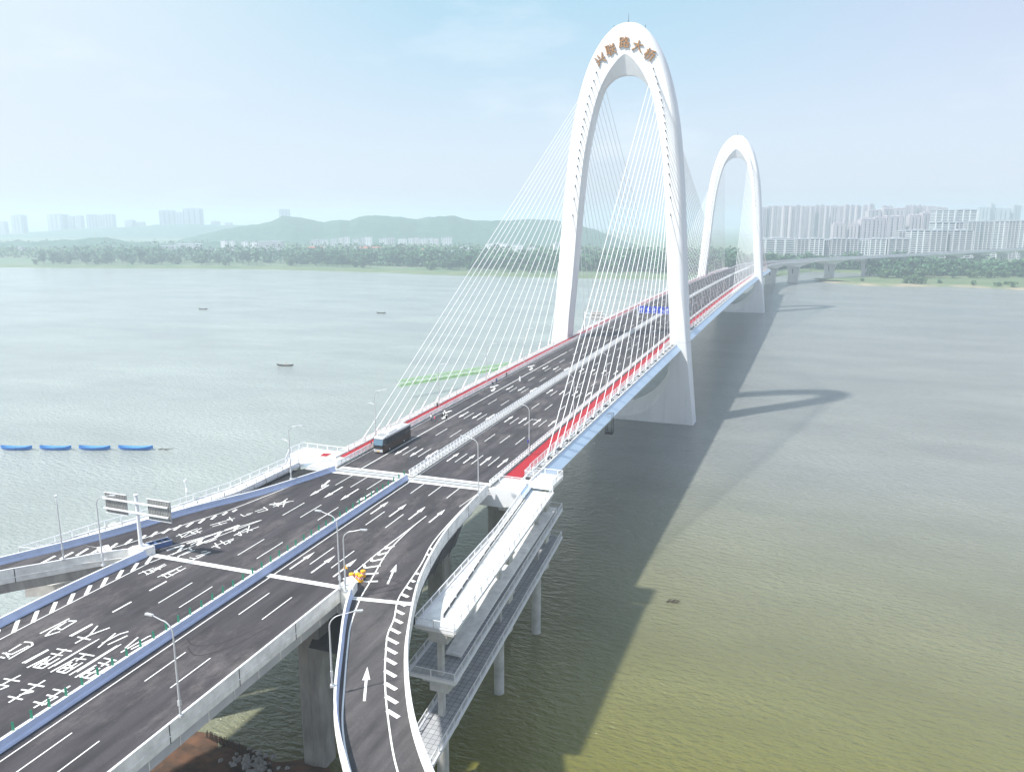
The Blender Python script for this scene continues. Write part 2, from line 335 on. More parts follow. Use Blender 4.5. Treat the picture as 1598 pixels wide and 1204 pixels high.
def land_sheet(name, shore, back, m, h=3.0, n=90, bumps=.8, width=25):
    S0 = resamp(shore, n); B0 = resamp(back, n); mb = MB(); cols = []
    for i in range(n):
        a, b = S0[i], B0[i]; d = (b - a); Lg = d.length; row = []
        for k, (u, z) in enumerate(((-8 / Lg, -1.5), (0, .05), (width * .3 / Lg, h * .4), (width / Lg, h), (min(.3, 160 / Lg), h + 1), (1, h + 2))):
            j = (noise.noise(Vector((a.x * .02 + k * 9, a.y * .02, 3.3))) * 9 if k in (1, 2) else 0) * min(1, width / 25)
            p = a + d * u + d.normalized() * j; row.append((p.x, p.y, z + (noise.noise(Vector((p.x * .03, p.y * .03, 1))) * bumps if k > 1 else 0)))
        cols.append(row)
    for i in range(n - 1):
        for k in range(5): mb.poly([cols[i][k], cols[i + 1][k], cols[i + 1][k + 1], cols[i][k + 1]], m=0 if k < 3 else 1)
    return struct(name, mb, m)
shoreL = [(-6000, -400), (-3000, 300), (-1192, 806), (-770, 922), (-560, 915), (-398, 894), (-200, 905), (-60, 930), (10, 1010), (60, 1170)]
land_sheet('far_bank_ground', shoreL, [(-8900, 1500), (-7000, 6000), (-4000, 8500), (-1500, 8800), (200, 8900)], [M['grass'], M['land']], n=160)
land_sheet('city_bank_ground', [(60, 1170), (110, 1165), (160, 1120), (400, 1080), (900, 1100), (3000, 900), (8500, 200)], [(200, 8900), (3000, 8900), (6000, 8500), (8900, 7000)], [M['grass'], M['land']], n=120)
land_sheet('sandbar', [(62, 952), (90, 925), (128, 889), (175, 905), (230, 912), (283, 893), (420, 885), (800, 880), (2500, 700)], [(66, 958), (110, 985), (150, 1035), (190, 1060), (260, 1075), (330, 1085), (480, 1090), (850, 1105), (2600, 1000)], [M['sand'], M['grass']], h=1.6, n=120, bumps=.5, width=22)
# near bank below the approach
nb = MB()
ns = [(-60, -66), (-30, -56), (-12, -50.5), (-2, -51), (3.5, -52.5), (6, -50.2), (9.5, -49.8), (12, -51.5), (15, -57), (22, -66), (34, -80), (50, -100)]
nsr = resamp(ns, 60); nbr = resamp([(-70, -200), (60, -200)], 60); rows = []
for a, b in zip(nsr, nbr):
    row = []
    for u in (-.03, 0, .01, .02, .035, .055, .08, .12, .2, .4, 1):
        p = a.lerp(b, u); hh = -1.2 if u < 0 else (.05 + min(1, u * 14) * 1.6 + (noise.noise(Vector((p.x * .25, p.y * .25, 0))) * .9 if u > 0 else 0)); row.append((p.x, p.y, hh))
    rows.append(row)
for i in range(59):
    for k in range(10): nb.poly([rows[i][k], rows[i + 1][k], rows[i + 1][k + 1], rows[i][k + 1]])
struct('near_bank_ground', nb, M['mud'], smooth=True)

def ridge(name, prof, d, depth, m, seed):
    """wooded ridge: crest heights surveyed along the skyline"""
    mb = MB(); n = 150; cols = []
    P = resamp([(gp(u, 360, 0) - CAM).normalized().to_3d() * 1 + Vector((0, 0, 0)) for u, v in prof], n) if False else None
    us = [p[0] for p in prof]
    for i in range(n):
        u = us[0] + (us[-1] - us[0]) * i / (n - 1)
        for (u0, v0), (u1, v1) in zip(prof, prof[1:]):
            if u0 <= u <= u1: v = v0 + (v1 - v0) * (u - u0) / (u1 - u0); break
        r = ray(u, v); fw = Vector((-math.sin(R(YAW)), math.cos(R(YAW)), 0)); k = d / r.dot(fw); top = CAM + r * k
        hz = Vector((r.x, r.y, 0)).normalized(); col = []
        for t in range(-7, 8):
            w = t / 7; hgt = top.z * (math.cos(w * math.pi / 2) ** 1.2 if t else 1)
            p = Vector((top.x, top.y, 0)) + hz * w * depth
            jag = noise.noise(Vector((p.x * .004, p.y * .004, seed))) * 9 + noise.noise(Vector((p.x * .03, p.y * .03, seed))) * 7
            col.append((p.x, p.y, max(-2, hgt + jag * (1 - abs(w)) * (.6 if t == 0 else 1))))
        cols.append(col)
    for i in range(n - 1):
        for k in range(14): mb.poly([cols[i][k], cols[i + 1][k], cols[i + 1][k + 1], cols[i][k + 1]])
    return struct(name, mb, m)
ridge('hills', [(255, 385), (300, 369), (350, 356), (400, 349), (425, 344), (440, 337), (462, 338), (480, 343), (505, 348), (530, 343), (545, 345), (560, 338), (585, 336), (625, 338), (650, 343), (672, 340), (700, 338), (720, 341), (735, 345), (790, 346), (830, 342), (870, 344), (900, 349), (935, 360), (970, 374), (1000, 388)], 2500, 330, M['hill'], 1)
ridge('low_hills', [(-60, 385), (0, 379), (60, 378), (120, 373), (170, 371), (210, 378), (260, 381), (330, 380), (420, 386)], 1900, 160, M['hill'], 5)
ridge('distant_hills', [(-80, 372), (60, 362), (180, 355), (300, 350), (430, 352), (560, 352)], 3900, 500, M['hill'], 9)

# ------------------------------------------------------------------ the cable-stayed bridge
Y0, Y1 = -6.8, 726.0
TY = (162.0, 557.0); HT = 4.0
bridge = thing('cable_stayed_bridge', 'white cable-stayed river bridge with two tall oval arch towers and a dark asphalt deck', 'bridge')
XL, XR = -21.6, 22.4
g = MB()
g.sweep(yline(0, Y0, Y1), [(XL, -.15), (XR, -.15), (24.0, -1.9), (23.7, -2.5), (19, -3.4), (-18, -3.4), (-23.0, -2.5), (-23.2, -1.9)], ms=[2, 1, 0, 2, 2, 2, 0, 1])
for i in range(1, 60):
    y = Y0 + i * 12.2
    if y < Y1: g.box((24.02, y, zd(y) - 2.2), (.03, .08, .36), m=2)
g.build('girder', [M['white'], M['blueweb'], M['concrete']], bridge)
def e_right(y):
    k = 20.3
    for t in TY:
        w = max(0, 1 - abs(y - t) / 22); k -= 1.0 * min(1, w * 2.2)
    return k
rd = MB(); rd.sweep(yline(0, Y0 + 1.1, Y1), [(-15.2, 0), (16.2, 0), (16.2, -.12), (-15.2, -.12)]); rd.build('roadway', M['asphalt'], bridge)
for L, nm in (((16.9, None), 'r'), ((None, 1), 'l')):
    p = MB()
    if nm == 'r':
        ys = [Y0 + 6.3 + i * 5 for i in range(144)]; p.slab([(16.95, y, zd(y)) for y in ys], [(e_right(y) - .12, y, zd(y)) for y in ys], .1, up=.03)
    else: p.sweep(yline(0, Y0 + 7, Y1), [(-18.75, .03), (-15.95, .03), (-15.95, -.1), (-18.75, -.1)])
    o = p.build('cycle_path', M['red'], bridge)
# cable-zone kerbs and anchor plates
k = MB(); k.sweep(yline(0, Y0 + 6, Y1), [(20.5, -.14), (20.5, .12), (20.75, .12), (20.75, -.14)]); k.sweep(yline(0, Y0 + 6, Y1), [(22.1, -.14), (22.1, .18), (22.35, .18), (22.35, -.14)])
k.sweep(yline(0, Y0 + 6, Y1), [(-19.4, -.14), (-19.4, .12), (-19.2, .12), (-19.2, -.14)])
for i in range(330):
    y = Y0 + 7 + i * 2.15
    if y > Y1 - 3: break
    k.box((21.45, y, zd(y) + .02), (.38, .55, .16), m=1 if i % 3 else 2); 
    if i % 2: k.box((21.9, y + .9, zd(y) + .1), (.1, .3, .3), rz=.5, m=1)
k.build('anchor_strip', [M['white'], M['greypaint'], M['dark']], bridge)

def rail_run(mb, path, posts=2.0, h=1.1, rails=(1.0, .7, .4), pr=.05, rr=.035, cap=True, m=0, thick=.06):
    for z in rails: mb.sweep([(p[0], p[1], p[2] + z) for p in path], [(-rr, -rr), (rr, -rr), (rr, rr), (-rr, rr)], m=m)
    pts = resamp(path, max(2, int(sum((Vector(a) - Vector(b)).length for a, b in zip(path, path[1:])) / posts) + 1))
    for i, p in enumerate(pts):
        q = pts[min(i + 1, len(pts) - 1)]; o = pts[max(i - 1, 0)]; mb.box((p.x, p.y, p.z + h / 2), (pr, thick, h / 2), rz=math.atan2(q.y - o.y, q.x - o.x) + math.pi / 2, m=m)
def picket(mb, path, step, h=1.0, w=.012, m=0, z0=.08):
    pts = resamp(path, max(2, int(sum((Vector(a) - Vector(b)).length for a, b in zip(path, path[1:])) / step) + 1))
    for p in pts:
        for dx, dy in ((w, 0), (0, w)): mb.poly([(p.x - dx, p.y - dy, p.z + z0), (p.x + dx, p.y + dy, p.z + z0), (p.x + dx, p.y + dy, p.z + h), (p.x - dx, p.y - dy, p.z + h)], m)
def fence(mb, path, h=1.15, post=2.4, step=.16, w=.02):
    rail_run(mb, path, posts=post, h=h, rails=(h, .12), pr=.07, rr=.045, thick=.07); picket(mb, path, step, h=h, w=w)
def guard(mb, x, y0, y1):     # sturdy vehicle railing with outward-leaning posts
    path = yline(x, y0, y1, 4)
    for z, r in ((1.15, .055), (.82, .04), (.5, .04)): mb.sweep([(p[0], p[1], p[2] + z) for p in path], [(-r, -r * .7), (r, -r * .7), (r, r * .7), (-r, r * .7)])
    if x < -10:
        for z in (.33, .66, .98): mb.sweep([(p[0], p[1], p[2] + z) for p in path], [(-.04, -.05), (.04, -.05), (.04, .05), (-.04, .05)])
    y = y0
    while y <= y1 - .2:
        mb.box((x, y, zd(y) + .58), (.09, .05, .56)); mb.box((x, y, zd(y) + .95), (.16, .035, .12)); y += 1.5 if y < 200 else 3
for x, nm in ((16.45, 1), (-15.5, 0)):
    q = MB(); q.sweep(yline(x, Y0 + .5, Y1), [(-.2, 0), (.2, 0), (.16, .2), (-.16, .2)], m=1); guard(q, x, Y0 + .8, Y1); q.build('guard_railing', [M['white'], M['concrete']], bridge)
# median: two railings with lattice between
q = MB(); q.sweep(yline(.6, Y0 + .5, Y1), [(-.6, 0), (.6, 0), (.55, .1), (-.55, .1)], m=1)
for x in (.12, 1.08): guard(q, x, Y0 + 1, Y1)
y = Y0 + 1
while y < 420:
    q.tube((.2, y, zd(y) + .9), (1.0, y + .75, zd(y) + .9), .045, n=4); q.tube((1.0, y + .75, zd(y) + .9), (.2, y + 1.5, zd(y) + .9), .045, n=4); q.box((.6, y, zd(y) + .5), (.42, .03, .04)); y += 1.5
q.build('median_railing', [M['white'], M['concrete']], bridge)
for side in (1, -1):
    q = MB()
    if side == 1: path = [(e_right(y), y, zd(y)) for y in [4.5 + 3 * i for i in range(240)]]
    else: path = yline(-18.95, 3.5, Y1, 4)
    near = [p for p in path if p[1] < 190]; far = [p for p in path if p[1] >= 186]
    rail_run(q, path, posts=2.2, h=1.3, rails=(1.3, .15), pr=.055, rr=.032)
    picket(q, near, .26, h=1.3, w=.016); picket(q, far, .6, h=1.3, w=.03); q.build('outer_fence', M['white'], bridge)
# road markings of the main bridge
mk = MB()
LR = (4.69, 8.19, 11.69); LL = (-3.75, -7.2)
for x in LR:
    for i in range(49):
        y = 4.43 + 15 * i
        if y + 6 < Y1 - 2: dash(mk, (x, y), (x, y + 6), .15)
for x in LL:
    for i in range(49):
        y = 5.0 + 15 * i
        if y + 6 < Y1 - 2: dash(mk, (x, y), (x, y + 6), .15)
for x, w in ((1.55, .15), (15.75, .15), (-.35, .15), (-14.8, .15)): dash(mk, (x, Y0 + 1.6), (x, Y1 - 1), w)
dash(mk, (-10.6, Y0 + 1.6), (-10.75, 130), .22)
for i in range(40): dash(mk, (-10.75, 135 + 15 * i - 3), (-10.75, 138 + 15 * i), .15)
for i in range(4):
    y = 4.4 + 31 * i
    for x in (2.95, 6.5, 10.05, 13.7): arrow(mk, x, y)
    for x in (-1.95, -5.4, -8.85): arrow(mk, x, y + 6.1, s=-1)
    if i: 
        arrow(mk, -12.7, y + 1.8, s=-1, L=4.5, dx=.9, hw=.7, sw=.3); arrow(mk, -13.3, y + 5.8, s=-1, L=4.5, dx=-.8, hw=.7, sw=.3)
mk.build('road_marking', M['paint'], bridge)

# towers -----------------------------------------------------------
KS = .9898
def sc(L, xs=1.0): return [(x * KS * xs, 73.46 + (z - 73.46) * KS) for x, z in L]
OUT = sc([(0, 142.6), (3, 142.1), (5.6, 140.7), (9, 137.4), (12.6, 131.8), (15.3, 125.4), (17.8, 116.8), (19.9, 106.6), (21.3, 95.8), (22.7, 82), (23.9, 65.5), (25.2, 48), (26.9, 27.3), (28.4, 12), (29.6, 0), (30.0, -5)])
INF = sc([(0, 131.6), (1.6, 130.6), (3.4, 128.9), (6.2, 125.3), (8.5, 121), (10.4, 115.8), (12.1, 109), (13.6, 101.5), (14.9, 92.6), (16.2, 78.3), (17.2, 63.9), (18.2, 50), (19.1, 40), (19.7, 31), (20.1, 25.5), (19.9, 18), (18.5, 12.8), (16.1, 7.9), (11.2, 3.2), (5, 1.0), (0, .7)])
INM = sc([(0, 124.9), (2.4, 124.6), (4.6, 123.7), (7.0, 121.6), (9.1, 118.4), (10.8, 114.4), (12.3, 108), (13.8, 100.8), (15.0, 92.2), (16.3, 78.1), (17.3, 63.7), (18.3, 50), (19.2, 40), (19.8, 31), (20.0, 25.5), (19.0, 18.6), (17.2, 15.0), (13.4, 10.6), (8.5, 7.3), (3.5, 5.6), (0, 5.3)])
CX = .3
OUTB = OUT + [(26, OUT[-1][1]), (20, OUT[-1][1]), (13, OUT[-1][1]), (6, OUT[-1][1]), (0, OUT[-1][1])]
def fine(L, n): return [(p.x, p.y) for p in cr_spline([(a, b, 0) for a, b in L], n)]
assert len(INF) == 21 and len(OUTB) == 21 and len(INM) == 21
def tower_mesh():
    nf = 5; O = fine(OUTB, nf); F = fine(INF, nf); Mi = fine(INM, nf); mb = MB(); H = HT
    half = list(zip(O, F, Mi)); ring = [((o[0], o[1]), (f[0], f[1]), (m[0], m[1])) for o, f, m in half]
    ring2 = ring + [((-o[0], o[1]), (-f[0], f[1]), (-m[0], m[1])) for o, f, m in reversed(ring[1:-1])]
    secs = []
    for o, f, m in ring2:
        o = Vector(o); f = Vector(f); m = Vector(m); w = (o - f).length; d = (f - o).normalized()
        rr = min(3.0 if o.y < 138 else 3.0, w * .42); pts = []
        low = o.y < 30; rr = rr if not low else min(rr, .6 + max(0, (o.y + 5) * .07))
        for k in range(7):
            a = math.pi / 2 * k / 6; q = o + d * rr * (1 - math.sin(a)); y = -(H - rr * 1.15 * (1 - math.cos(math.pi / 2 - a)) if False else 0)
            pts.append((q, a))
        sec = [(f, -H)]
        sec.append((f.lerp(o, .5), -H))
        dep = min(H - .15, rr * 1.3)
        for k in range(7):
            a = math.pi / 2 * (1 - k / 6)           # from flat face to outermost
            q = o + d * rr * (1 - math.cos(a)) if False else o + d * rr * (1 - math.sin(math.pi / 2 - a)); y = -(H - dep) - dep * math.cos(math.pi / 2 - a)
            sec.append((q, y))
        back = [(q, -y) for q, y in reversed(sec)]
        full = sec + back
        mi = [(m, 1.2), (m, -1.2)]
        full += mi; secs.append([(CX + q.x, y, q.y) for q, y in full])
    n = len(secs); k = len(secs[0])
    for s_ in secs: mb.v += s_
    for i in range(n):
        for j in range(k):
            jj = (j + 1) % k; ii = (i + 1) % n; mb.f.append((i * k + j, i * k + jj, ii * k + jj, ii * k + j)); mb.m.append(0)
    return mb, secs
ZA = [126.1, 123.4, 121, 118.2, 115.6, 113, 110.4, 107.8, 105.2, 102.5, 99.6, 96.8, 94, 90.5, 87, 82.5, 76.5]
XA = [10.2, 11.1, 11.9, 12.7, 13.35, 13.95, 14.5, 14.95, 15.3, 15.7, 16.0, 16.35, 16.65, 17.1, 17.45, 17.85, 18.2]
ZA = [73.46 + (z - 73.46) * KS for z in ZA]; XA = [x * KS for x in XA]
YF = [10.7, 15.7, 20.7, 26, 31.8, 38, 46, 54, 62.5, 71.5, 81, 89.5, 98.5, 107.5, 117, 127, 137.5]
YM = [165 + 22 + 10.2 * i for i in range(17)][::-1]
tmb, _ = tower_mesh()
for ti, ty in enumerate(TY):
    t = tmb.build('tower', M['tower'], bridge, smooth=True)
    t.location = (0, ty, 0); t['label'] = ('nearer oval arch tower with gold lettering over its opening', 'farther oval arch tower standing in the hazy middle of the river')[ti]
    try: t.data.set_sharp_from_angle(angle=R(19))
    except Exception: pass
    side = [(YF, -1), (YM, 1)] if ti == 0 else [([2 * 359.5 - y for y in YM], -1), ([2 * 359.5 - y for y in YF], 1)]
    for ys, s in side:
        for sx in (1, -1):
            for i, y in enumerate(ys):
                yl = y - ty
                p0 = Vector((CX + sx * XA[i], s * (HT - .2), ZA[i])); fx = 21.3 if sx > 0 else -20.3
                p1 = Vector((fx, yl, zd(y) - .1)); d = (p0 - p1).normalized(); c = MB()
                c.tube(p1 + d * 3.2, p0, .1, n=6, m=0); c.tube(p1, p1 + d * 3.4, .19, n=6, m=0)
                c.tube(p0 - d * 1.1, p0, .17, .22, n=6, m=1)
                c.build('stay_cable', [M['cablew'], M['dark']], t)
    if ti == 0:
        for ch, x, z, a in (('兴', -8.6, 130.0, 30), ('联', -5.0, 132.9, 17), ('路', -.3, 134.9, 0), ('大', 4.4, 133.4, -16), ('桥', 8.6, 130.3, -30)):
            me = text_mesh(ch, 4.0, .24, .018); me.materials.clear(); me.materials.append(M['gold'])
            o = bpy.data.objects.new('gold_character', me); COL.objects.link(o); o.parent = t
            o.rotation_euler = Matrix.Rotation(R(90), 4, 'X').to_euler(); o.rotation_euler = (Matrix.Rotation(-R(a), 4, 'Y').inverted() @ Matrix.Rotation(R(90), 4, 'X')).to_euler()
            o.rotation_euler = (Matrix.Rotation(-R(a), 4, 'Y') @ Matrix.Rotation(R(90), 4, 'X')).to_euler()
            o.location = (CX + x, -HT - .32, 73.46 + (z - 73.46) * KS)
    an = MB(); an.tube((CX, 0, 141), (CX, 0, 145.0), .12, .04, n=6); an.box((CX, 0, 141.9), (.3, .3, .25))
    an.build('lightning_rod', M['dark'], t)
    for px, pz in ((-5.2, 140.4), (6, 139.7)): an = MB(); an.tube((CX + px, 0, pz - .8), (CX + px, 0, pz + .9), .1, n=6); an.build('beacon', M['dark'], t)
    sm = MB(); 
# expansion joint (main)
def joint(mb, a, b, w=1.3, up=.02, tri=True):
    a = Vector(a); b = Vector(b); d = (b - a).normalized(); n = Vector((-d.y, d.x))
    def st(o, ww, m, u):
        mb.poly([(p.x, p.y, zd(p.y) + u) for p in (a + n * (o - ww), b + n * (o - ww), b + n * (o + ww), a + n * (o + ww))], m)
    if tri: st(-w * .72, w * .26, 0, up); st(0, w * .30, 1, up + .004); st(w * .72, w * .26, 0, up); st(-w * .38, .05, 2, up + .006); st(w * .38, .05, 2, up + .006)
    else: st(0, w * .5, 0, up); st(0, .05, 2, up + .004)
j = MB(); joint(j, (-14.8, -7.3), (-.2, -6.9), 2.0); joint(j, (1.3, -6.9), (16.3, -6.6), 2.0); j.build('expansion_joint', [M['paint'], M['greypaint'], M['dark']], bridge)
# inspection gondola under the girder edge
gd = thing('inspection_gondola', 'black steel inspection cradle hanging under the right edge of the deck', 'gondola', (22.6, 54, 0))
a = MB()
for dy in (-.8, .8):
    a.tube((0, dy, 27.5), (.1, dy, 22.6), .07, n=5); a.tube((1.6, dy, 27.6), (1.6, dy, 22.6), .07, n=5); a.tube((-.3, dy, 27.6), (1.7, dy, 27.6), .07, n=5)
a.build('hanger', M['dark'], gd)
a = MB(); a.box((.8, 0, 22.6), (1.0, 1.0, .08))
for z in (23.1, 23.6):
    for x0, y0, x1, y1 in ((-.2, -1, 1.8, -1), (1.8, -1, 1.8, 1), (1.8, 1, -.2, 1)): a.tube((x0, y0, z), (x1, y1, z), .05, n=5)
a.build('platform', M['dark'], gd)

# ------------------------------------------------------------------ approach viaduct
via = thing('approach_viaduct', 'wide dark asphalt approach viaduct with pale blue barriers in the left foreground', 'viaduct')
UB = [(-14.8, -8), (-16.9, -15), (-20.1, -24.2), (-25.2, -34), (-30.5, -47.2), (-36.8, -59), (-44, -71), (-53, -84)]
LI = [(-21.4, -50.5), (-24.0, -52.6), (-28.5, -57.6), (-33.2, -62.8), (-39.5, -71.5), (-48, -85)]
ML = [(-19.3, -50), (-20.3, -60), (-20.7, -71), (-20.8, -90), (-20.8, -170)]
RB = [(16.8, -8), (17.6, -18.7), (19.0, -30.8), (22.0, -43.6), (25.7, -53.4), (29.4, -61.3), (34.7, -70.0), (40.4, -77.0), (48.5, -85), (60, -94.5)]
RL = [(14.9, -49.8), (17.4, -55.2), (20.9, -61.6), (26.9, -71.9), (33.4, -79.7), (42, -88.5), (54, -99)]
def sp(L, n=8): return [(p.x, p.y, zd(p.y)) for p in cr_spline([(a, b, 0) for a, b in L], n)]
UBs, LIs, MLs, RBs, RLs = [sp(L) for L in (UB, LI, ML, RB, RL)]
def cut(P, y0, y1): return [p for p in P if y1 - .6 <= p[1] <= y0 + .6]
def splitat(P, y):            # P runs to decreasing y
    for i in range(len(P) - 1):
        if P[i][1] >= y >= P[i + 1][1]:
            t = (P[i][1] - y) / (P[i][1] - P[i + 1][1]); m = tuple(a + (b - a) * t for a, b in zip(P[i], P[i + 1])); return P[:i + 1] + [m], [m] + P[i + 1:]
uA, uB = splitat(UBs, -50); rA, rB = splitat(RBs, -50)
a = MB(); n = 40; L_, R_ = resamp(uA, n), resamp(rA, n)
for i in range(n - 1):
    for k in range(10):
        q = []
        for (ii, kk) in ((i, k), (i, k + 1), (i + 1, k + 1), (i + 1, k)): p = L_[ii].lerp(R_[ii], kk / 10); q.append((p.x, p.y, zd(p.y)))
        a.poly(q)
mainL = [(-20.4, y, zd(y)) for y in range(-50, -171, -4)]; mainR = [(13.2, y, zd(y)) for y in range(-50, -171, -4)]
a.strip(mainL, mainR, 0); a.build('roadway', M['asphalt'], via)
web = MB()
web.slab([(x, y, z) for x, y, z in resamp(uA, n)], [(x, y, z) for x, y, z in resamp(rA, n)], .9, up=-.03); web.slab([(-20.7, y, z) for x, y, z in mainL], [(13.5, y, z) for x, y, z in mainR], .9, up=-.034)
web.slab([(-19.6, y, z) for x, y, z in mainL], [(12.9, y, z) for x, y, z in mainR], 1.9, up=-.9, m=1)
inR = [(p.x - 1.4, p.y, p.z) for p in resamp(rA, n)][4:]; inL = [(p.x + 1.4, p.y, p.z) for p in resamp(uA, n)][4:]
web.slab(inL, inR, 2.0, up=-.92, m=1)
for i in range(len(mainR)):
    web.box((12.93, mainR[i][1], mainR[i][2] - 1.85), (.05, .06, .9), m=0)
web.build('girder', [M['lightcon'], mat('grey_girder_steel', (.50, .52, .56), .6, var=.12, scale=.3), M['dark']], via)
# deep steel box under the curved merge
dk_ = MB(); P = [p for p in resamp(rA, n) if p.y < -14]
for i in range(len(P) - 1):
    p, q = P[i], P[i + 1]
    for z0, z1, i0, i1 in ((-.9, -6.8, 1.2, 2.4), ):
        dk_.poly([(p.x - i0, p.y, p.z + z0), (q.x - i0, q.y, q.z + z0), (q.x - i1, q.y - 3, q.z + z1), (p.x - i1, p.y - 3, p.z + z1)])
        dk_.poly([(p.x - i1, p.y - 3, p.z + z1), (q.x - i1, q.y - 3, q.z + z1), (q.x - 14, q.y - 3, q.z + z1), (p.x - 14, p.y - 3, p.z + z1)])
p = P[0]; dk_.poly([(p.x - 1.2, p.y, p.z - .9), (p.x - 2.4, p.y - 3, p.z - 6.8), (p.x - 14, p.y - 3, p.z - 6.8), (p.x - 14, p.y, p.z - .9)])
for i in range(4, len(P), 6):
    p = P[i]; dk_.tube((p.x - .9, p.y, p.z - 1), (p.x - 2.0, p.y - 3, p.z - 6.8), .09, n=5)
dk_.build('steel_box', mat('dark_web_steel', (.10, .10, .11), .6, var=.1), via, fix=False)

JB = [(-.28, 0), (.28, 0), (.24, .25), (.12, .45), (.12, 1.0), (-.12, 1.0), (-.12, .45), (-.24, .25)]   # barrier section
def barrier(name, path, parent, inner='blue', w=1.25, h=1.02, down=.95, outer=True, side=1):
    """side=+1: road lies to the right of the path direction"""
    s = side; sec = [(0, -down if outer else 0), (.06 * s, -.02), (.42 * s, 0), (.36 * s, .22), (.24 * s, .40), (.20 * s, h), (.22 * s, h + .06), (-.05 * s, h + .06), (-.03 * s, h - .05), (-.03 * s, -down)]
    if not outer: sec = [(-.42, 0), (.42, 0), (.36, .22), (.22, .4), (.18, h), (.2, h + .06), (-.2, h + .06), (-.18, h), (-.22, .4), (-.36, .22)]
    b_ = 1 if inner == 'blue' else 0
    ms = [0, 0, b_, b_, b_, 2, 2, 2, 0, 0] if outer else [0, b_, b_, b_, b_, 2, b_, b_, b_, b_]
    m = MB(); m.sweep(path, sec, ms=ms)
    # panel seams on the outside
    if outer:
        m.sweep(path, [(-.09 * s, -.25), (-.03 * s, -.25), (-.03 * s, -.16), (-.09 * s, -.16)], m=0)
        P = resamp(path, max(2, int(sum((Vector(a) - Vector(b)).length for a, b in zip(path, path[1:])) / 9)))
        for i in range(1, len(P) - 1):
            q = P[i + 1] - P[i - 1]; m.box((P[i].x, P[i].y, P[i].z + .03), (.035 if False else .05, .05, 1.04), rz=math.atan2(q.y, q.x) + math.pi / 2, m=3)
    return m.build(name, [M['lightcon'], M['bluebar'], M['white'], M['dark']], parent)
barrier('median_barrier', [(.6, y, zd(y)) for y in [-7.8 - 4 * i for i in range(41)]], via, outer=False)
barrier('parapet', [(13.75, y, zd(y)) for y in [-50 - 4 * i for i in range(31)]], via, inner='white', side=1)
barrier('parapet', [(p[0], p[1], p[2]) for p in resamp(UBs, 70)], via, side=-1)
barrier('parapet', [tuple(p) for p in resamp(MLs, 40)], via, side=-1)
barrier('parapet', [tuple(p) for p in resamp(rA + rB[1:], 80)], via, inner='white', side=1)
# gore pedestal between main line and ramps
gp_ = MB(); gp_.prism([(13.6, -47.2), (15.1, -48.4), (15.6, -50.2), (14.0, -50.6), (13.4, -50.2)], 24.2, 27.45); gp_.build('gore_pedestal', M['lightcon'], via); gp_ = MB(); gp_.prism([(-21.6, -50.9), (-19.2, -50.4), (-18.7, -48.7), (-20.3, -48.6), (-21.7, -49.8)], 24.2, 27.35)
gp_.build('gore_pedestal', M['lightcon'], via)
for i in range(44):
    y = -8.6 - 1.93 * i
    q = MB(); q.box((0, 0, .42), (.12, .03, .42)); q.box((0, 0, .86), (.1, .03, .04)); q.box((0, 0, .02), (.05, .05, .03)); o = q.build('glare_panel', M['green'], via) if i == 0 else COL.objects.link(qo.copy()) or COL.objects[-1]
    if i == 0: qo = o
    o.parent = via; o.location = (.52, y, zd(y) + 1.07); o.rotation_euler = (0, 0, R(25))
jn = MB(); joint(jn, (-19.0, -49.3), (0, -48.9), .95, tri=False); joint(jn, (1.2, -48.9), (13.3, -48.6), .95, tri=False); joint(jn, (15.6, -50.6), (24.0, -49.3), .8, tri=False)
jn.build('expansion_joint', [M['paint'], M['greypaint'], M['dark']], via)
# piers under the approach
def pier(parent, x, y, hx, hy, ztop, cap=None, m='darkcon', z0=-3):
    p = MB(); c = .28
    p.prism([(x - hx + c, y - hy), (x + hx - c, y - hy), (x + hx, y - hy + c), (x + hx, y + hy - c), (x + hx - c, y + hy), (x - hx + c, y + hy), (x - hx, y + hy - c), (x - hx, y - hy + c)], z0, ztop)
    p.box((x, y - hy - .03, (z0 + ztop) / 2), (.09, .04, (ztop - z0) / 2 - .3)); p.box((x, y, ztop - 4.2), (hx + .025, hy + .025, .08))
    if cap: p.box((x, y, ztop + cap / 2 + .01), (hx + .3, hy + .2, cap / 2))
    p.build('pier', M[m], parent)
for x in (8.6, -17): pier(via, x, -49.5, 1.75, 1.5, 22.4, cap=.6)
for x in (8.6, -4.5, -16.5): pier(via, x, -82, 1.75, 1.5, 21.6, cap=.6)
pier(via, 11.5, -17, 1.6, 1.6, 19.6, cap=.5); pier(via, -8, -17, 1.6, 1.6, 22.6, cap=.5)
pier(via, 30, -72, 1.2, 1.2, 22.2, cap=.5)
# main anchor pier of the cable bridge
for x in (-13, 14): pier(bridge, x, 5.5, 2.2, 1.8, 23.4, cap=.5)
for x in (-14, 14): pier(bridge, x, 722, 2.4, 2.0, 23.0, cap=.5)
# painted markings of the approach
mk = MB(); mtx = MB()
for x in LR[:3]:
    for i in range(1, 11):
        y = 0.93 - 15 * i
        if y < -46 and y > -52: continue
        if x > 9 and y < -40: continue
        if x > 9 and y < -20: continue
        dash(mk, (x, y), (x, y + 6), .15)
dash(mk, (11.85, -37), (12.05, -22.5), .16)
for x in (-3.6, -6.95):
    for i in range(1, 11):
        y = 0.2 - 15.1 * i
        if i == 1: y = -14.9
        dash(mk, (x, y), (x, y + 6), .15)
dash(mk, (-10.1, -14.9), (-10.1, -9), .15); dash(mk, (-10.2, -30.2), (-10.2, -24.2), .15)
for i in range(9): dash(mk, (-10.6, -58 - 6 * i), (-10.5, -55.1 - 6 * i), .28)
for x in (2.95, 6.45, 10.0): arrow(mk, x, -46.3)
for x in (3.05, 6.5, 10.05, 13.7): arrow(mk, x, -24.8)
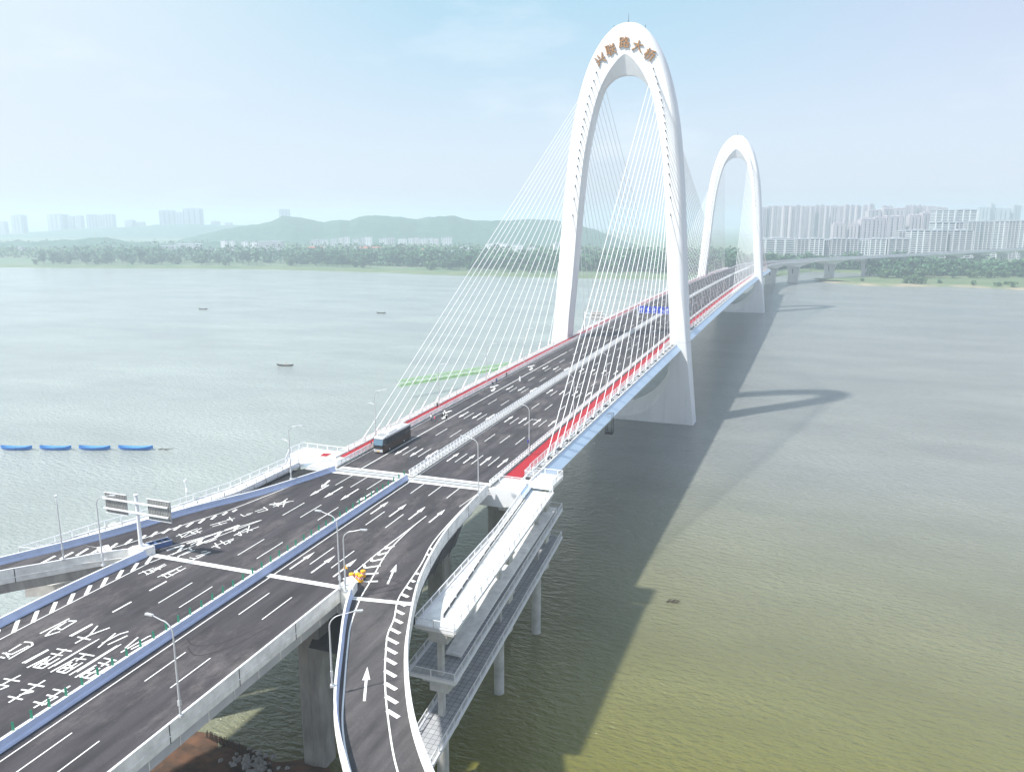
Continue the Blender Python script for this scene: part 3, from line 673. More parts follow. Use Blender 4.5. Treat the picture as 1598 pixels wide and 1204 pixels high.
for x in (-5.1, -8.4, -11.3): arrow(mk, x, -15.2, s=-1)
arrow(mk, -1.9, -15.2, s=-1); arrow(mk, -12.6, -13.0, s=-1, L=4, dx=.8, hw=.5, sw=.2)
dash(mk, (1.75, -9), (1.9, -50), .15); dash(mk, (1.9, -50), (2.2, -160), .15); dash(mk, (-.55, -9), (-.55, -160), .15)
dash(mk, (12.9, -50.5), (12.8, -160), .15); dash(mk, (16.0, -8.5), (15.4, -17), .12)
def pline(pts, w, up=.012, m=0, n=None):
    P = cr_spline([(a, b, 0) for a, b in pts], 6); z = [Vector((p.x, p.y)) for p in P]; e = []
    for i, p in enumerate(z):
        d = (z[min(i + 1, len(z) - 1)] - z[max(i - 1, 0)]).normalized(); nn = Vector((-d.y, d.x)) * w / 2; e.append((p - nn, p + nn))
    for (a, b), (c, d) in zip(e, e[1:]): mk.poly([(q.x, q.y, zd(q.y) + up) for q in (a, c, d, b)], m)
# left carriageway edge line and gore line with chevrons
pline([(-15.3, -9), (-17.2, -17), (-19.9, -30.9), (-22.3, -37.8), (-25.2, -47.0), (-27.5, -51.6)], .16)
pline([(-27.5, -51.6), (-29.6, -55.4), (-34.5, -62), (-40, -70)], .16)
pline([(-22.2, -51.6), (-26.5, -55.4), (-32, -61.0), (-38, -69)], .16)
pline([(-12.2, -33), (-14.0, -39.5), (-17.1, -51.4)], .16); pline([(-12.2, -33), (-15.0, -39.0), (-19.2, -47.4)], .16)
pline([(-17.1, -51.6), (-17.5, -62), (-17.9, -75), (-18.1, -100), (-18.2, -160)], .16)
for i in range(20):
    y = -51.9 - 2.48 * i; x0 = -17.15 - .7 * min(1, i / 10); w = 1.35 + .12 * min(i, 8); dash(mk, (x0 - .1, y), (x0 - w, y + 2.3), .5)
for i in range(5):
    t = i / 5; y = -50.0 + 3.0 * i; xa = -16.9 + 4.2 * t; xb = -18.9 + 5.0 * t; 
    if i > 0: dash(mk, ((xa + xb) / 2, y + 2.0), (xa + .1, y - .2), .42); dash(mk, ((xa + xb) / 2, y + 2.0), (xb, y - .4), .42)
EL = sp([(-15.3, -9), (-17.2, -17), (-19.9, -30.9), (-22.3, -37.8), (-25.2, -47.0), (-29.6, -55.4)], 8); UBr = resamp(UBs, 200)
for (x0, y0), (x1, y1) in (((-30.3, -54.9), (-30.5, -52.5)), ((-29, -53.3), (-29.5, -50.8)), ((-27.6, -51.8), (-28.0, -49.5)), ((-26.4, -49.8), (-26.9, -47.9)), ((-25.4, -47.9), (-26.0, -46)), ((-24.6, -46), (-25.2, -44.1)), ((-24.0, -44.3), (-24.6, -42.4)), ((-23.2, -42.7), (-23.6, -40.8)), ((-22.5, -41.1), (-22.9, -39.1)), ((-21.6, -39.4), (-22.0, -37.5)), ((-20.8, -37.5), (-21.2, -35.8)), ((-20.1, -35.5), (-20.5, -33.9)), ((-19.6, -33.4), (-19.8, -32.1)), ((-19, -31.7), (-19.1, -30.6)), ((-31.6, -56.8), (-31.9, -54.3))): dash(mk, (x0, y0), (x1, y1), .45)

# right gore
pline([(12.05, -22.5), (12.1, -28), (13.0, -36.6), (15.4, -45.6), (16.7, -50.3), (18.9, -56), (21.2, -60.4), (25.3, -67.6), (28.8, -73.4), (33.0, -78.6), (38, -83.5)], .18)
pline([(12.0, -31), (11.8, -35), (11.9, -43), (12.4, -48)], .16)
for i in range(6):
    y = -35.5 - 2.15 * i; w = .35 + .38 * i; xr = 12.9 + .115 * (i * i) + .12 * i
    dash(mk, (11.8, y + .5), (11.8 + w * .5 + .1, y - .5), .4); dash(mk, (11.8 + w * .5 + .1, y - .5), (xr, y + .9), .4)
# ramp right line with hatching
HL = [(16.2, -12), (16.4, -18.7), (17.6, -30.8), (19.4, -38.5), (20.5, -44.5), (21.4, -48.9), (23.3, -53.4), (24.4, -56.9), (26.4, -60.9), (28.6, -64.9), (32.0, -70.3), (36.8, -77), (43, -83.5)]
pline(HL, .18)
HLs = resamp(sp(HL), 400); RBr = resamp(rA + rB[1:], 400)
for i in range(19):
    y = -33.5 - 2.0 * i; e = min(HLs, key=lambda p: abs(p.y - y)); u = min(RBr, key=lambda p: (p.x - e.x) ** 2 * 2 + (p.y - (y - .3)) ** 2)
    d = Vector((2.6, -.95)).normalized(); Ln = min(2.8, (Vector((u.x, u.y)) - Vector((e.x, e.y))).length - .75)
    if Ln < .5: continue
    dash(mk, (e.x, e.y), (e.x + d.x * Ln, e.y + d.y * Ln), .5)
arrow(mk, 18.0, -45.6, dx=-1.9); arrow(mk, 28.55, -69.0, dx=-3.3, L=6.2)
# characters painted on the road: surveyed strokes
def strokes(org, sc_, L, w):
    for x0, y0, x1, y1 in L:
        a = rp(org[0] + x0 / sc_, org[1] + y0 / sc_); b = rp(org[0] + x1 / sc_, org[1] + y1 / sc_); dash(mtx, a, b, w, up=.016)
SA = [(415,253,722,97),(530,225,640,155),(470,280,530,225),(470,280,625,232),(560,215,690,130),(575,190,640,215),(640,215,795,122),(795,122,710,122),(720,280,960,152),
 (780,355,930,270),(930,270,1140,192),(930,270,1015,172),(805,288,940,318),(1020,400,1200,250),(1120,370,1325,275),(1060,355,1240,260),(1240,260,1335,232),(1255,450,1540,285),(1540,285,1570,275),(1300,405,1435,292),(1360,418,1598,300),
 (90,520,340,375),(340,375,330,345),(330,345,250,340),(25,455,120,470),(0,495,50,508),(90,440,220,362),(120,470,300,380),(60,450,90,500),(230,560,500,418),
 (280,608,520,488),(345,600,440,615),(345,600,500,510),(385,605,560,500),(440,615,620,508),(420,570,520,565),(470,530,500,580),(530,460,650,482),(590,412,745,438),(560,500,690,415),
 (500,618,1005,325),(525,655,770,520),(590,645,680,665),(590,645,750,550),(640,655,800,560),(680,665,860,555),(660,610,770,605),(715,570,750,620),(770,510,895,522),(825,458,980,485),(790,540,900,462),
 (720,685,1220,378),(780,710,1000,580),(830,700,930,720),(830,700,980,610),(880,712,1040,610),(930,720,1140,590),(905,665,1010,655),(1020,555,1130,580),(1080,508,1210,535),(1050,595,1160,525),
 (0,835,90,798),(0,785,90,800),(0,795,215,685),(40,722,205,750),(90,970,470,738),(85,905,235,940),(220,835,350,855),(295,775,460,805),(200,890,350,855),
 (350,1025,730,795),(350,960,480,990),(485,890,600,915),(550,830,700,860),(430,1000,600,910)]
SB = [(1260,265,1475,235),(1290,290,1440,240),(1330,275,1420,215),(1255,270,1400,262),(1300,250,1340,285),(1380,290,1400,225),(1290,275,1390,240),
 (1000,355,1030,372),(1030,372,1095,352),(1050,355,1110,340),(1150,340,1245,315),(1245,315,1205,290),(1130,330,1215,302),
 (730,452,950,390),(750,465,880,428),(800,430,830,448),(900,380,930,415),(880,400,920,392),
 (425,550,620,480),(450,530,480,552),(470,565,560,505),(500,560,660,500),(540,505,600,530),(560,525,655,475),(600,500,645,520),
 (740,650,860,600),(760,635,820,655),(770,610,800,640),(820,590,870,625),(860,600,940,570),(870,620,940,578),(890,590,910,610),
 (940,545,1060,480),(960,530,1010,545),(985,510,1010,540),(1010,520,1165,465),(1060,520,1080,455),(1050,490,1110,500),
 (610,635,720,585),(650,600,690,610),(690,610,790,560),(790,560,770,546),(720,600,790,575),(555,628,720,545),
 (390,715,500,665),(430,750,460,720),(440,730,570,670),(570,670,540,655),(480,718,595,672),
 (540,775,735,688),(545,740,600,750),(600,730,720,690),(650,692,700,680),(620,745,680,715),
 (90,885,230,830),(130,860,180,890),(160,895,340,805),(180,850,230,870),(200,880,310,805),(240,830,290,845),(200,860,330,795),
 (260,915,400,850),(300,890,350,920),(340,920,515,830),(350,880,400,900),(380,860,480,815),(420,840,470,860),(300,905,420,850)]
strokes((0, 950), 6.658, SA, .23); strokes((200, 740), 5.707, SB, .17)
for q in (mk, mtx):             # keep overlapping paint a hair apart
    for i in range(len(q.f)):
        for vi in q.f[i]: v = q.v[vi]; q.v[vi] = (v[0], v[1], v[2] + (i % 23) * .0006)
mtx.build('road_lettering', M['paint'], via, fix=False)
mk2, mk = mk, MB()
for o_ in (0, 1.6): pline([(2.6 + o_, -65.6 - o_), (4.6 + o_, -66.6 - o_), (6.8 + o_ * .6, -65.4 - o_), (8.2 + o_ * .5, -63.2 - o_), (9.2 + o_ * .5, -60.4)], .2, up=.006)
mk.build('tyre_marks', mat('rubber_marks', (.028, .024, .026), .8), via, fix=False)
gt = MB()  # black strips painted in as the gap shadow along the barrier feet
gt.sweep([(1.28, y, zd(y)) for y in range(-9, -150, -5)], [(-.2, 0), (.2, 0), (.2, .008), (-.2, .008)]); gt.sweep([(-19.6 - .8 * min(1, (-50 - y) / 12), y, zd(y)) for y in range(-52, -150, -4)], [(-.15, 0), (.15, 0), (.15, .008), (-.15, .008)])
gt.build('barrier_foot_shadow', M['dark'], via); mk = mk2
mk.build('road_marking', M['paint'], via, fix=False)
# ramps as things of their own
rr_ = thing('slip_road_ramp', 'curved single-lane slip road rising from the bottom edge to merge with the bridge', 'ramp')
a = MB(); n = 36; A_, B_ = resamp(RLs, n), resamp(rB, n)
for i in range(n - 1):
    for k in range(4):
        q = []
        for ii, kk in ((i, k), (i, k + 1), (i + 1, k + 1), (i + 1, k)): p = A_[ii].lerp(B_[ii], kk / 4); q.append((p.x, p.y, zd(p.y)))
        a.poly(q)
a.build('roadway', M['asphalt2'], rr_)
barrier('parapet', [tuple(p) for p in resamp(RLs, 40)], rr_, side=-1)
w_ = MB(); w_.slab([tuple(p) for p in A_], [tuple(p) for p in B_], .9, up=-.03)
C0 = [tuple(p.lerp(q, .18)) for p, q in zip(A_, B_)]; C1 = [tuple(p.lerp(q, .82)) for p, q in zip(A_, B_)]; w_.slab(C0, C1, 1.8, up=-.9); w_.build('girder', M['concrete'], rr_)
lr_ = thing('exit_ramp', 'grey concrete ramp branching off at the left edge of the picture', 'ramp')
a = MB(); A_, B_ = resamp(uB, n), resamp(LIs, n); a.strip([tuple(p) for p in A_], [tuple(p) for p in B_]); a.build('roadway', M['asphalt2'], lr_, fix=True)
barrier('parapet', [tuple(p) for p in resamp(LIs, 40)], lr_, inner='white', side=1)
w_ = MB(); w_.slab([tuple(p) for p in A_], [tuple(p) for p in B_], .9, up=-.03)
C0 = [tuple(p.lerp(q, .10)) for p, q in zip(A_, B_)]; C1 = [tuple(p.lerp(q, .97)) for p, q in zip(A_, B_)]; w_.slab(C0, C1, 1.4, up=-.92, m=1); w_.build('girder', [M['lightcon'], M['darkcon']], lr_)
jn = MB(); joint(jn, (-28.2, -49.4), (-23.6, -52.2), 1.6, tri=False); jn.build('expansion_joint', [M['paint'], M['greypaint'], M['dark']], lr_)
q = gp(84, 912, 20.6); p = MB(); p.box((q.x, q.y, 20.4), (3.4, 1.5, .85), rz=.5); p.box((q.x, q.y, 8.4), (1.2, 1.1, 11.2), rz=.5); p.box((q.x - 2.6 + .72, q.y - 1.32 - 1.25, 20.4), (.5, .03, .5), rz=.5, m=1)
for dx in (-1.6, 1.6): p.box((q.x + dx, q.y + dx * .5, 22.4), (.3, .3, 1.2), rz=.5)
p.build('pier', [M['lightcon'], M['dark']], lr_)
# black sheet standing in for shade in the gap between the left walkway and the barrier
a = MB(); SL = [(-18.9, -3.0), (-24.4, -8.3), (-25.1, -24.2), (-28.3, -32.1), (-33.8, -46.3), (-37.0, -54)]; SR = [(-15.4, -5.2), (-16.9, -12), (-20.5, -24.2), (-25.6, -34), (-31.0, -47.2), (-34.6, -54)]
A_, B_ = resamp(SL, 30), resamp(SR, 30); a.slab([(p.x, p.y, zd(p.y)) for p in A_], [(p.x, p.y, zd(p.y)) for p in B_], .5, up=-.95); a.build('gap_shade_sheet', mat('black_gap_shade', (.012, .012, .014), .8), via)

# ------------------------------------------------------------------ pedestrian ramps
def pedramp(parent, L, Rr, top, fencesides='LR', ends=(), th=.45, floor='lightcon', curb=True):
    L = [Vector(p) for p in L]; Rr = [Vector(p) for p in Rr]; m = MB()
    m.slab([tuple(p) for p in L], [tuple(p) for p in Rr], th, m=1)
    m.strip([tuple(p.lerp(q, .04)) for p, q in zip(L, Rr)], [tuple(q.lerp(p, .04)) for p, q in zip(L, Rr)], m=0, up=.012)
    for P, s in ((L, 1), (Rr, -1)): m.sweep([tuple(p) for p in P], [(0, -.25), (.2 * s, -.25), (.2 * s, .18), (0, .18)], m=1)
    return m.build('walkway_slab', [M[floor], M['white']], parent)
pr = thing('pedestrian_ramp', 'three-level white pedestrian ramp zigzagging down over the water right of the slip road', 'ramp')
def lv(z0, z1, y0=-2.5, y1=-48.6, inner=None, n=24):
    O, I = [], []
    for i in range(n):
        t = i / (n - 1); y = y0 + (y1 - y0) * t; xo = 26.85 + 2.2 * (4 - y) / 52; z = z0 + (z1 - z0) * (4 - y) / 52
        xi = inner(y) if inner else xo - 5; O.append((xo, y, z)); I.append((xi, y, z))
    return I, O
in1 = lambda y: 22.2 + min(1, (-2.5 - y) / 18) * 1.3
I1, O1 = lv(26.45, 22.95, inner=in1); pedramp(pr, I1, O1, 1)
I2, O2 = lv(20.7, 16.0, y0=4, inner=lambda y: 22.3); pedramp(pr, I2, O2, 1, floor='tile')
I3, O3 = lv(15.1, 10.1, y0=4, y1=-78, inner=lambda y: 26.85 + 2.2 * (4 - y) / 52 - 4.1, n=34); pedramp(pr, I3, O3, 1, floor='tile')
# bright upper flight on the second level
m = MB(); m.slab([(24.6, 2, 21.6), (24.9, -28, 19.4), (25.6, -44, 17.0)], [(26.5, 2, 21.6), (27.7, -28, 19.4), (27.9, -44, 17.0)], .3); m.build('walkway_slab', M['lightcon'], pr)
pf = MB(); pf.prism([(16.9, -3.0), (22.2, -3.0), (22.2, -2.52), (27.0, -2.52), (27.0, 4.0), (22.6, 4.0), (20.6, 4.0), (20.6, .6), (16.9, .6)], 26.5, 27.12); pf.prism([(17.0, -3.4), (21.9, -3.4), (21.9, 3), (17.0, 3)], 21.8, 26.5, m=0)
pf.box((19.2, -3.45, 24.5), (2.2, .05, .12), m=0); pf.box((20.9, -3.44, 25.6), (.45, .06, .6), m=1)
pf.build('platform', [M['lightcon'], M['dark']], pr)
f = MB()
for P in (I1, O1, O2, I3, O3, I2[::1]): fence(f, P, step=.2)
fence(f, [I1[-1], O1[-1]]); fence(f, [I2[-1], O2[-1]]); fence(f, [O2[0], I2[0]], step=.25); fence(f, [O3[0], I3[0]], step=.25)
fence(f, [(27.0, -2.5, 27.12), (27.0, 4.0, 27.12), (21.0, 4.0, 27.12)]); fence(f, [(17.0, -2.9, 27.12), (22.0, -2.9, 27.12)]); fence(f, [(20.4, 4.4, 27.3), (20.4, 1.2, 27.2), (22.2, 1.2, 27.2)])
f.build('railing', M['white'], pr)
m = MB(); m.strip([(22.9, -1.5, 26.42), (24.55, -27.4, 24.66), (26.1, -46, 23.24)], [(23.15, -1.5, 26.42), (24.85, -27.4, 24.66), (26.4, -46, 23.24)]); m.build('drain_and_rail_shadow', M['dark'], pr)  # dark drain joint strip, with the handrail's shadow painted in along it
f = MB(); rail_run(f, [(22.9, -1.5, 26.3), (24.7, -27.4, 24.6), (26.3, -46, 23.2)], posts=2.4, h=.95, rails=(.95, .5)); f.build('handrail', M['white'], pr)
for x, y in ((25.2, -5.5), (25.9, -25.5), (26.7, -47.6), (27.9, -68)):
    t = (4 - y) / 52; z3 = 15.1 - 5 * t - .45; z2 = 20.7 - 4.7 * t; z1 = 26.45 - 3.5 * t
    c = MB(); c.tube((x, y, -3), (x, y, z3 - .9), .8, n=20); c.box((x, y, z3 - .46), (2.0, .9, .45))
    if y > -50:
        c.box((x, y, (z3 + .5 + z2 - .45 - .7) / 2 + .0), (.38, .38, (z2 - 1.1 - z3 - .5) / 2)); c.box((x, y, z2 - .45 - .8), (2.0 if y > -40 else 1.3, .85, .78)); c.box((x, y, z2 - .62), (2.3, .95, .15))
        c.box((x, y, (z2 + .05 + z1 - 1.6) / 2), (.36, .36, (z1 - 1.6 - z2) / 2)); c.box((x, y, z1 - .45 - .8), (2.0 if y > -40 else 1.3, .85, .78)); c.box((x, y, z1 - .62), (2.3, .95, .15))
    c.build('pier', M['concrete'] if y > -60 else M['concrete'], pr, smooth=False)

pl = thing('pedestrian_ramp', 'white pedestrian ramp with fence descending along the far left side of the viaduct', 'ramp')
LO = [(-26.9, -6.6), (-27.9, -21.8), (-31.4, -34.9), (-35.3, -44.3), (-36.6, -48.8), (-38.6, -54.8)]; LN = [(-23.9, -6.6), (-24.4, -24.2), (-27.3, -33), (-32.9, -46.3), (-34.4, -49.5), (-36.2, -54.2)]
zz = lambda t: 26.75 - 1.35 * t
A_, B_ = resamp(LO, 30), resamp(LN, 30); A_ = [(p.x, p.y, zz(i / 29)) for i, p in enumerate(A_)]; B_ = [(p.x, p.y, zz(i / 29)) for i, p in enumerate(B_)]
pedramp(pl, A_, B_, 1)
sk = MB(); sk.sweep(B_, [(0, -.5), (.18, -.5), (.18, .55), (0, .55)]); 
for i, p in enumerate(resamp(B_, 16)): sk.box((p.x + .2, p.y, p.z), (.05, .06, .5), m=1)
sk.build('side_wall', [M['white'], M['darkcon']], pl)
pp = MB(); pp.prism([(-30.4, -.6), (-26.9, -6.6), (-23.9, -6.6), (-19.2, -2.8), (-19.0, 3.4), (-30.2, 3.9)], 26.3, 26.85); pp.build('platform', M['lightcon'], pl)
pp = MB(); pp.box((-21.8, 1.2, 26.88), (1.9, 1.0, .02), rz=.2); pp.build('red_mat', M['red'], pl)
f = MB(); fence(f, A_, step=.2); fence(f, B_, step=.2); fence(f, [A_[-1], B_[-1]], step=.2); fence(f, [(-26.9, -6.6, 26.85), (-30.4, -.6, 26.85), (-30.2, 3.9, 26.85), (-24.6, 3.6, 26.85), (-19, 3.4, 26.95)], step=.2); fence(f, [(-23.9, -6.6, 26.85), (-19.2, -2.8, 26.85)], step=.2)
f.build('railing', M['white'], pl)
for x, y in ((-28.5, -1), (-26.2, -20), (-33, -42)):
    c = MB(); c.tube((x, y, -3), (x, y, 25.2), .7, n=16); c.box((x, y, 25.7), (1.6, .8, .5)); c.build('pier', M['concrete'], pl)

# ------------------------------------------------------------------ street lamps
def lamp(label, x, y, z, ang, h=10.2, arm=2.4, second=False, group='street lamps'):
    t = thing('street_lamp', label, 'street lamp', (x, y, z), ang, group)
    p = MB(); p.tube((0, 0, 0), (0, 0, h - 1.5), .115, .075, n=8); pts = [(0, 0, h - 1.5)]
    for i in range(1, 8): a = math.pi / 2 * i / 7; pts.append((arm * .55 * (1 - math.cos(a)), 0, h - 1.5 + 1.25 * math.sin(a)))
    pts.append((arm, 0, h + .05)); p.ptube(pts, [.075 - .003 * i for i in range(len(pts))], n=7)
    p.box((0, 0, .12), (.22, .22, .12)); p.box((0, 0, 1.5), (.14, .14, .28)); 
    if second: p.ptube([(0, 0, h * .68), (-.5, 0, h * .68 + .25), (-1.1, 0, h * .68 + .35)], .045, n=6)
    p.build('pole', M['lampgrey'], t, smooth=False)
    q = MB(); q.prism([(arm - .1, -.13), (arm + .75, -.17), (arm + .85, 0), (arm + .75, .17), (arm - .1, .13)], h - .02, h + .12); q.build('lamp_head', M['lampgrey'], t)
    if second: q = MB(); q.prism([(-1.6, -.12), (-1.05, -.1), (-1.05, .1), (-1.6, .12)], h * .68 + .3, h * .68 + .4); q.build('lamp_head', M['lampgrey'], t)
    return t
ords = ['first', 'second', 'third', 'fourth', 'fifth', 'sixth', 'seventh', 'eighth', 'ninth', 'tenth', 'eleventh', 'twelfth', 'thirteenth', 'fourteenth', 'fifteenth', 'sixteenth', 'seventeenth', 'eighteenth', 'nineteenth', 'twentieth', 'twenty-first', 'twenty-second', 'twenty-third', 'twenty-fourth', 'twenty-fifth', 'twenty-sixth', 'twenty-seventh', 'twenty-eighth', 'twenty-ninth']
for i in range(22):
    y = 13.5 + 31.2 * i
    lamp('%s street lamp from the near end along the left side of the cable-stayed deck' % ords[i], -18.4 if abs(y - 162) > 12 and abs(y - 557) > 12 else -16.1, y, zd(y), 0, second=True, h=11)
    if i: lamp('%s street lamp from the near end along the right side of the cable-stayed deck' % ords[i], 16.9, y, zd(y), math.pi, second=True, h=10.5)
    else: lamp('street lamp with a small blue sign, nearest on the right side of the cable-stayed deck', 16.9, y, zd(y), math.pi, second=True, h=10.5)
bs = MB(); bs.box((0, 0, 3.0), (.04, .35, .35)); bs.box((-.05, 0, 3.0), (.01, .2, .08), m=1); tag(bs.build('road_sign', [M['sign'], M['white']]), 'small square blue sign fixed on the lamp post near the red path', 'sign').location = (16.75, 13.4, zd(13.4))
for lb, x, y, a, k in (('grey street lamp on the right parapet at the bottom left of the picture', 13.9, -78.6, math.pi, {}),
    ('grey street lamp on the right parapet beside the yellow barrels', 13.9, -50.6, math.pi, {}),
    ('grey street lamp on the curved parapet just before the wide expansion joint', 17.45, -13.6, math.pi, {}),
    ('grey street lamp on the gore between viaduct and slip road, arm over the slip road', 15.1, -51.2, .2, dict(h=8.6)),
    ('grey street lamp on the left parapet of the slip road near the bottom edge', 25.0, -69.3, .5, dict(h=8.2, arm=2.6)),
    ('grey street lamp on the inner parapet of the left exit ramp, farther left of two', -27.4, -56.6, math.pi * .8, dict(h=9.2, arm=.5)),
    ('grey street lamp on the left viaduct parapet close to the sign post', -20.7, -56.0, .1, dict(h=10.4)),
    ('grey street lamp on the left parapet in front of the white walkway', -17.9, -17.2, 0, dict(second=True))):
    lamp(lb, x, y, zd(y) + (1.0 if x != -17.9 else 1.0), a, **k)
t = thing('camera_post', 'short white post with a round lamp head behind the left walkway fence', 'post', (-30.9, -29.2, 26.2))
p = MB(); p.tube((0, 0, 0), (0, 0, 3.4), .12, .09, n=8); p.box((.15, 0, 1.9), (.18, .14, .3)); p.build('pole', M['white'], t)
p = MB(); p.tube((0, 0, 3.4), (0, 0, 3.75), .26, .2, n=10); p.build('lamp_head', M['white'], t)

# ------------------------------------------------------------------ sign gantries
gn = thing('sign_gantry', 'white T-shaped sign post seen from behind with two ribbed sign panels over the left gore', 'sign', (-20.4, -49.6, zd(-50)))
p = MB(); p.tube((0, 0, .9), (0, 0, 9.0), .28, .23, n=14); p.box((0, 0, 1.1), (.55, .55, .16)); p.tube((0, 0, 9.0), (0, 0, 9.15), .33, n=14); p.build('post', M['white'], gn)
p = MB()
for z in (8.0, 6.5): p.box((.0, -.36, z), (6.0, .1, .11))
p.build('beam', M['white'], gn)
for cx, w, nm in ((-3.95, 2.1, 'greenish'), (4.1, 2.1, '')):
    q = MB(); q.box((cx, .05, 7.25), (w, .03, 1.55), m=0)
    for i in range(14): q.box((cx - w + .15 + i * (2 * w - .3) / 13, -.02, 7.25), (.045, .05, 1.5), m=1)
    for z in (5.72, 8.78): q.box((cx, -.04, z), (w, .07, .05), m=2)
    q.build('sign_panel', [M['steel'], M['darkcon'], M['white']], gn)
g2 = thing('sign_gantry', 'white overhead gantry with six blue lane signs behind the nearer tower', 'sign', (.6, 205, zd(205)))
p = MB(); p.tube((-2.9, 0, 0), (-2.9, 0, 8.4), .28, n=10); p.tube((17, 0, 0), (17, 0, 8.4), .28, n=10)
for z in (7.9, 5.9):
    p.box((7, .35, z), (10, .1, .1))
for i in range(11): p.box((-2.5 + 1.95 * i, .35, 6.9), (.06, .06, 1.0))
p.build('frame', M['white'], g2)
for i in range(6):
    q = MB(); cx = -1.2 + 2.75 * i; q.box((cx, 0, 6.7), (1.2, .08, 1.5)); q.box((cx, -.1, 6.2), (.12, .02, .7), m=1); q.poly([(cx - .5, -.12, 6.8), (cx + .5, -.12, 6.8), (cx, -.12, 7.7)], 1); q.box((cx, -.1, 5.45), (.9, .02, .07), m=1)
    if i % 2: q.box((cx + .45, -.1, 6.5), (.35, .02, .1), m=1)
    else: q.box((cx - .45, -.1, 6.5), (.35, .02, .1), m=1)
    q.build('sign_panel', [M['sign'], M['white']], g2)
g3 = thing('sign_gantry', 'cantilever sign post with one grey panel seen from behind, beside the left deck edge', 'sign', (-19.3, 183, zd(183)))
p = MB(); p.tube((0, 0, 0), (0, 0, 7.6), .25, n=10); p.box((4, 0, 6.9), (4.2, .1, .1)); p.box((4, 0, 5.3), (4.2, .1, .1)); p.build('post', M['white'], g3)
p = MB(); p.box((4.9, .2, 6.1), (2.5, .05, 1.75), m=0); 
for z in (4.6, 5.6, 6.6, 7.6): p.box((4.9, .1, z), (2.5, .06, .07), m=1)
p.build('sign_panel', [M['darkcon'], M['white']], g3)

# ------------------------------------------------------------------ work site bits
def barrel(x, y, label):
    t = thing('crash_barrel', label, 'barrel', (x, y, zd(y) + .01), 0, 'water-filled barrels at the gore')
    p = MB(); pr_ = [(.30, 0), (.36, .08), (.36, .42), (.34, .46), (.34, .84), (.36, .88), (.33, 1.0), (.14, 1.06), (.0, 1.07)]; n = 14; b = len(p.v)
    for r, z in pr_: p.v += [(r * math.cos(2 * math.pi * i / n), r * math.sin(2 * math.pi * i / n), z) for i in range(n)]
    for k_ in range(len(pr_) - 1):
        for i in range(n): j_ = (i + 1) % n; p.f.append((b + k_ * n + i, b + k_ * n + j_, b + (k_ + 1) * n + j_, b + (k_ + 1) * n + i)); p.m.append(0)
    p.build('body', M['yellow'], t)
    q = MB(); 
    for i in range(n):
        a0, a1 = 2 * math.pi * i / n, 2 * math.pi * (i + 1) / n
        for zz_ in (0, 1): q.poly([(.372 * math.cos(a), .372 * math.sin(a), z) for a, z in ((a0, .46 + .17 * zz_), (a1, .46 + .17 * zz_), (a1, .63 + .17 * zz_), (a0, .63 + .17 * zz_))], (i + zz_) % 2)
    q.build('reflective_band', [M['redp'], M['white']], t, fix=False)
barrel(12.9, -46.3, 'yellow barrel with a red checked band, leftmost of the four at the gore'); barrel(13.65, -46.0, 'yellow barrel with a red checked band, front middle of the four at the gore')
barrel(14.3, -46.3, 'yellow barrel with a red checked band, rightmost of the four at the gore'); barrel(13.9, -45.0, 'yellow barrel with a red checked band, behind the other three at the gore')
t = thing('warning_sign', 'yellow triangular warning light on a thin white post beside the barrels', 'sign', (11.9, -46.2, zd(-46)))
p = MB(); p.tube((0, 0, 0), (0, 0, 1.5), .05, n=6); p.box((0, 0, .04), (.3, .3, .04)); p.build('post', M['white'], t)
p = MB(); p.prism([(-.35, 0), (.35, 0), (0, .62)], -.04, .04); o = p.build('triangle', M['yellow'], t); o.rotation_euler = (R(90), 0, R(15)); o.location = (0, 0, 1.45)
t = thing('crash_cushion', 'dark blue folding crash cushion frame lying on the left gore', 'crash cushion', (-19.9, -46.7, zd(-46.5)), R(66))
p = MB(); 
for i in range(4): p.box((-1.5 + i, 0, .45), (.06, .75, .4))
for s in (-1, 1): p.box((0, s * .75, .45), (1.6, .04, .33)); p.box((0, s * .75, .86), (1.6, .06, .05), m=1)
p.build('frame', [M['blued'], M['white']], t)
p = MB(); 
for s in (-1, 1): p.box((-2.1, s * .55, .5), (.05, .05, .5)); p.tube((-2.6, s * .4, .1), (-1.6, s * .7, .9), .04, n=5)
p.box((-2.1, 0, .98), (.05, .6, .05)); p.build('nose_frame', M['white'], t)
t = thing('marker_post', 'white marker box standing in the middle of the left carriageway beyond the people', 'box', (-9.3, 79, zd(79)))
p = MB(); p.box((0, 0, .55), (.25, .2, .55)); p.box((0, 0, 1.25), (.15, .12, .15)); p.build('body', M['white'], t)

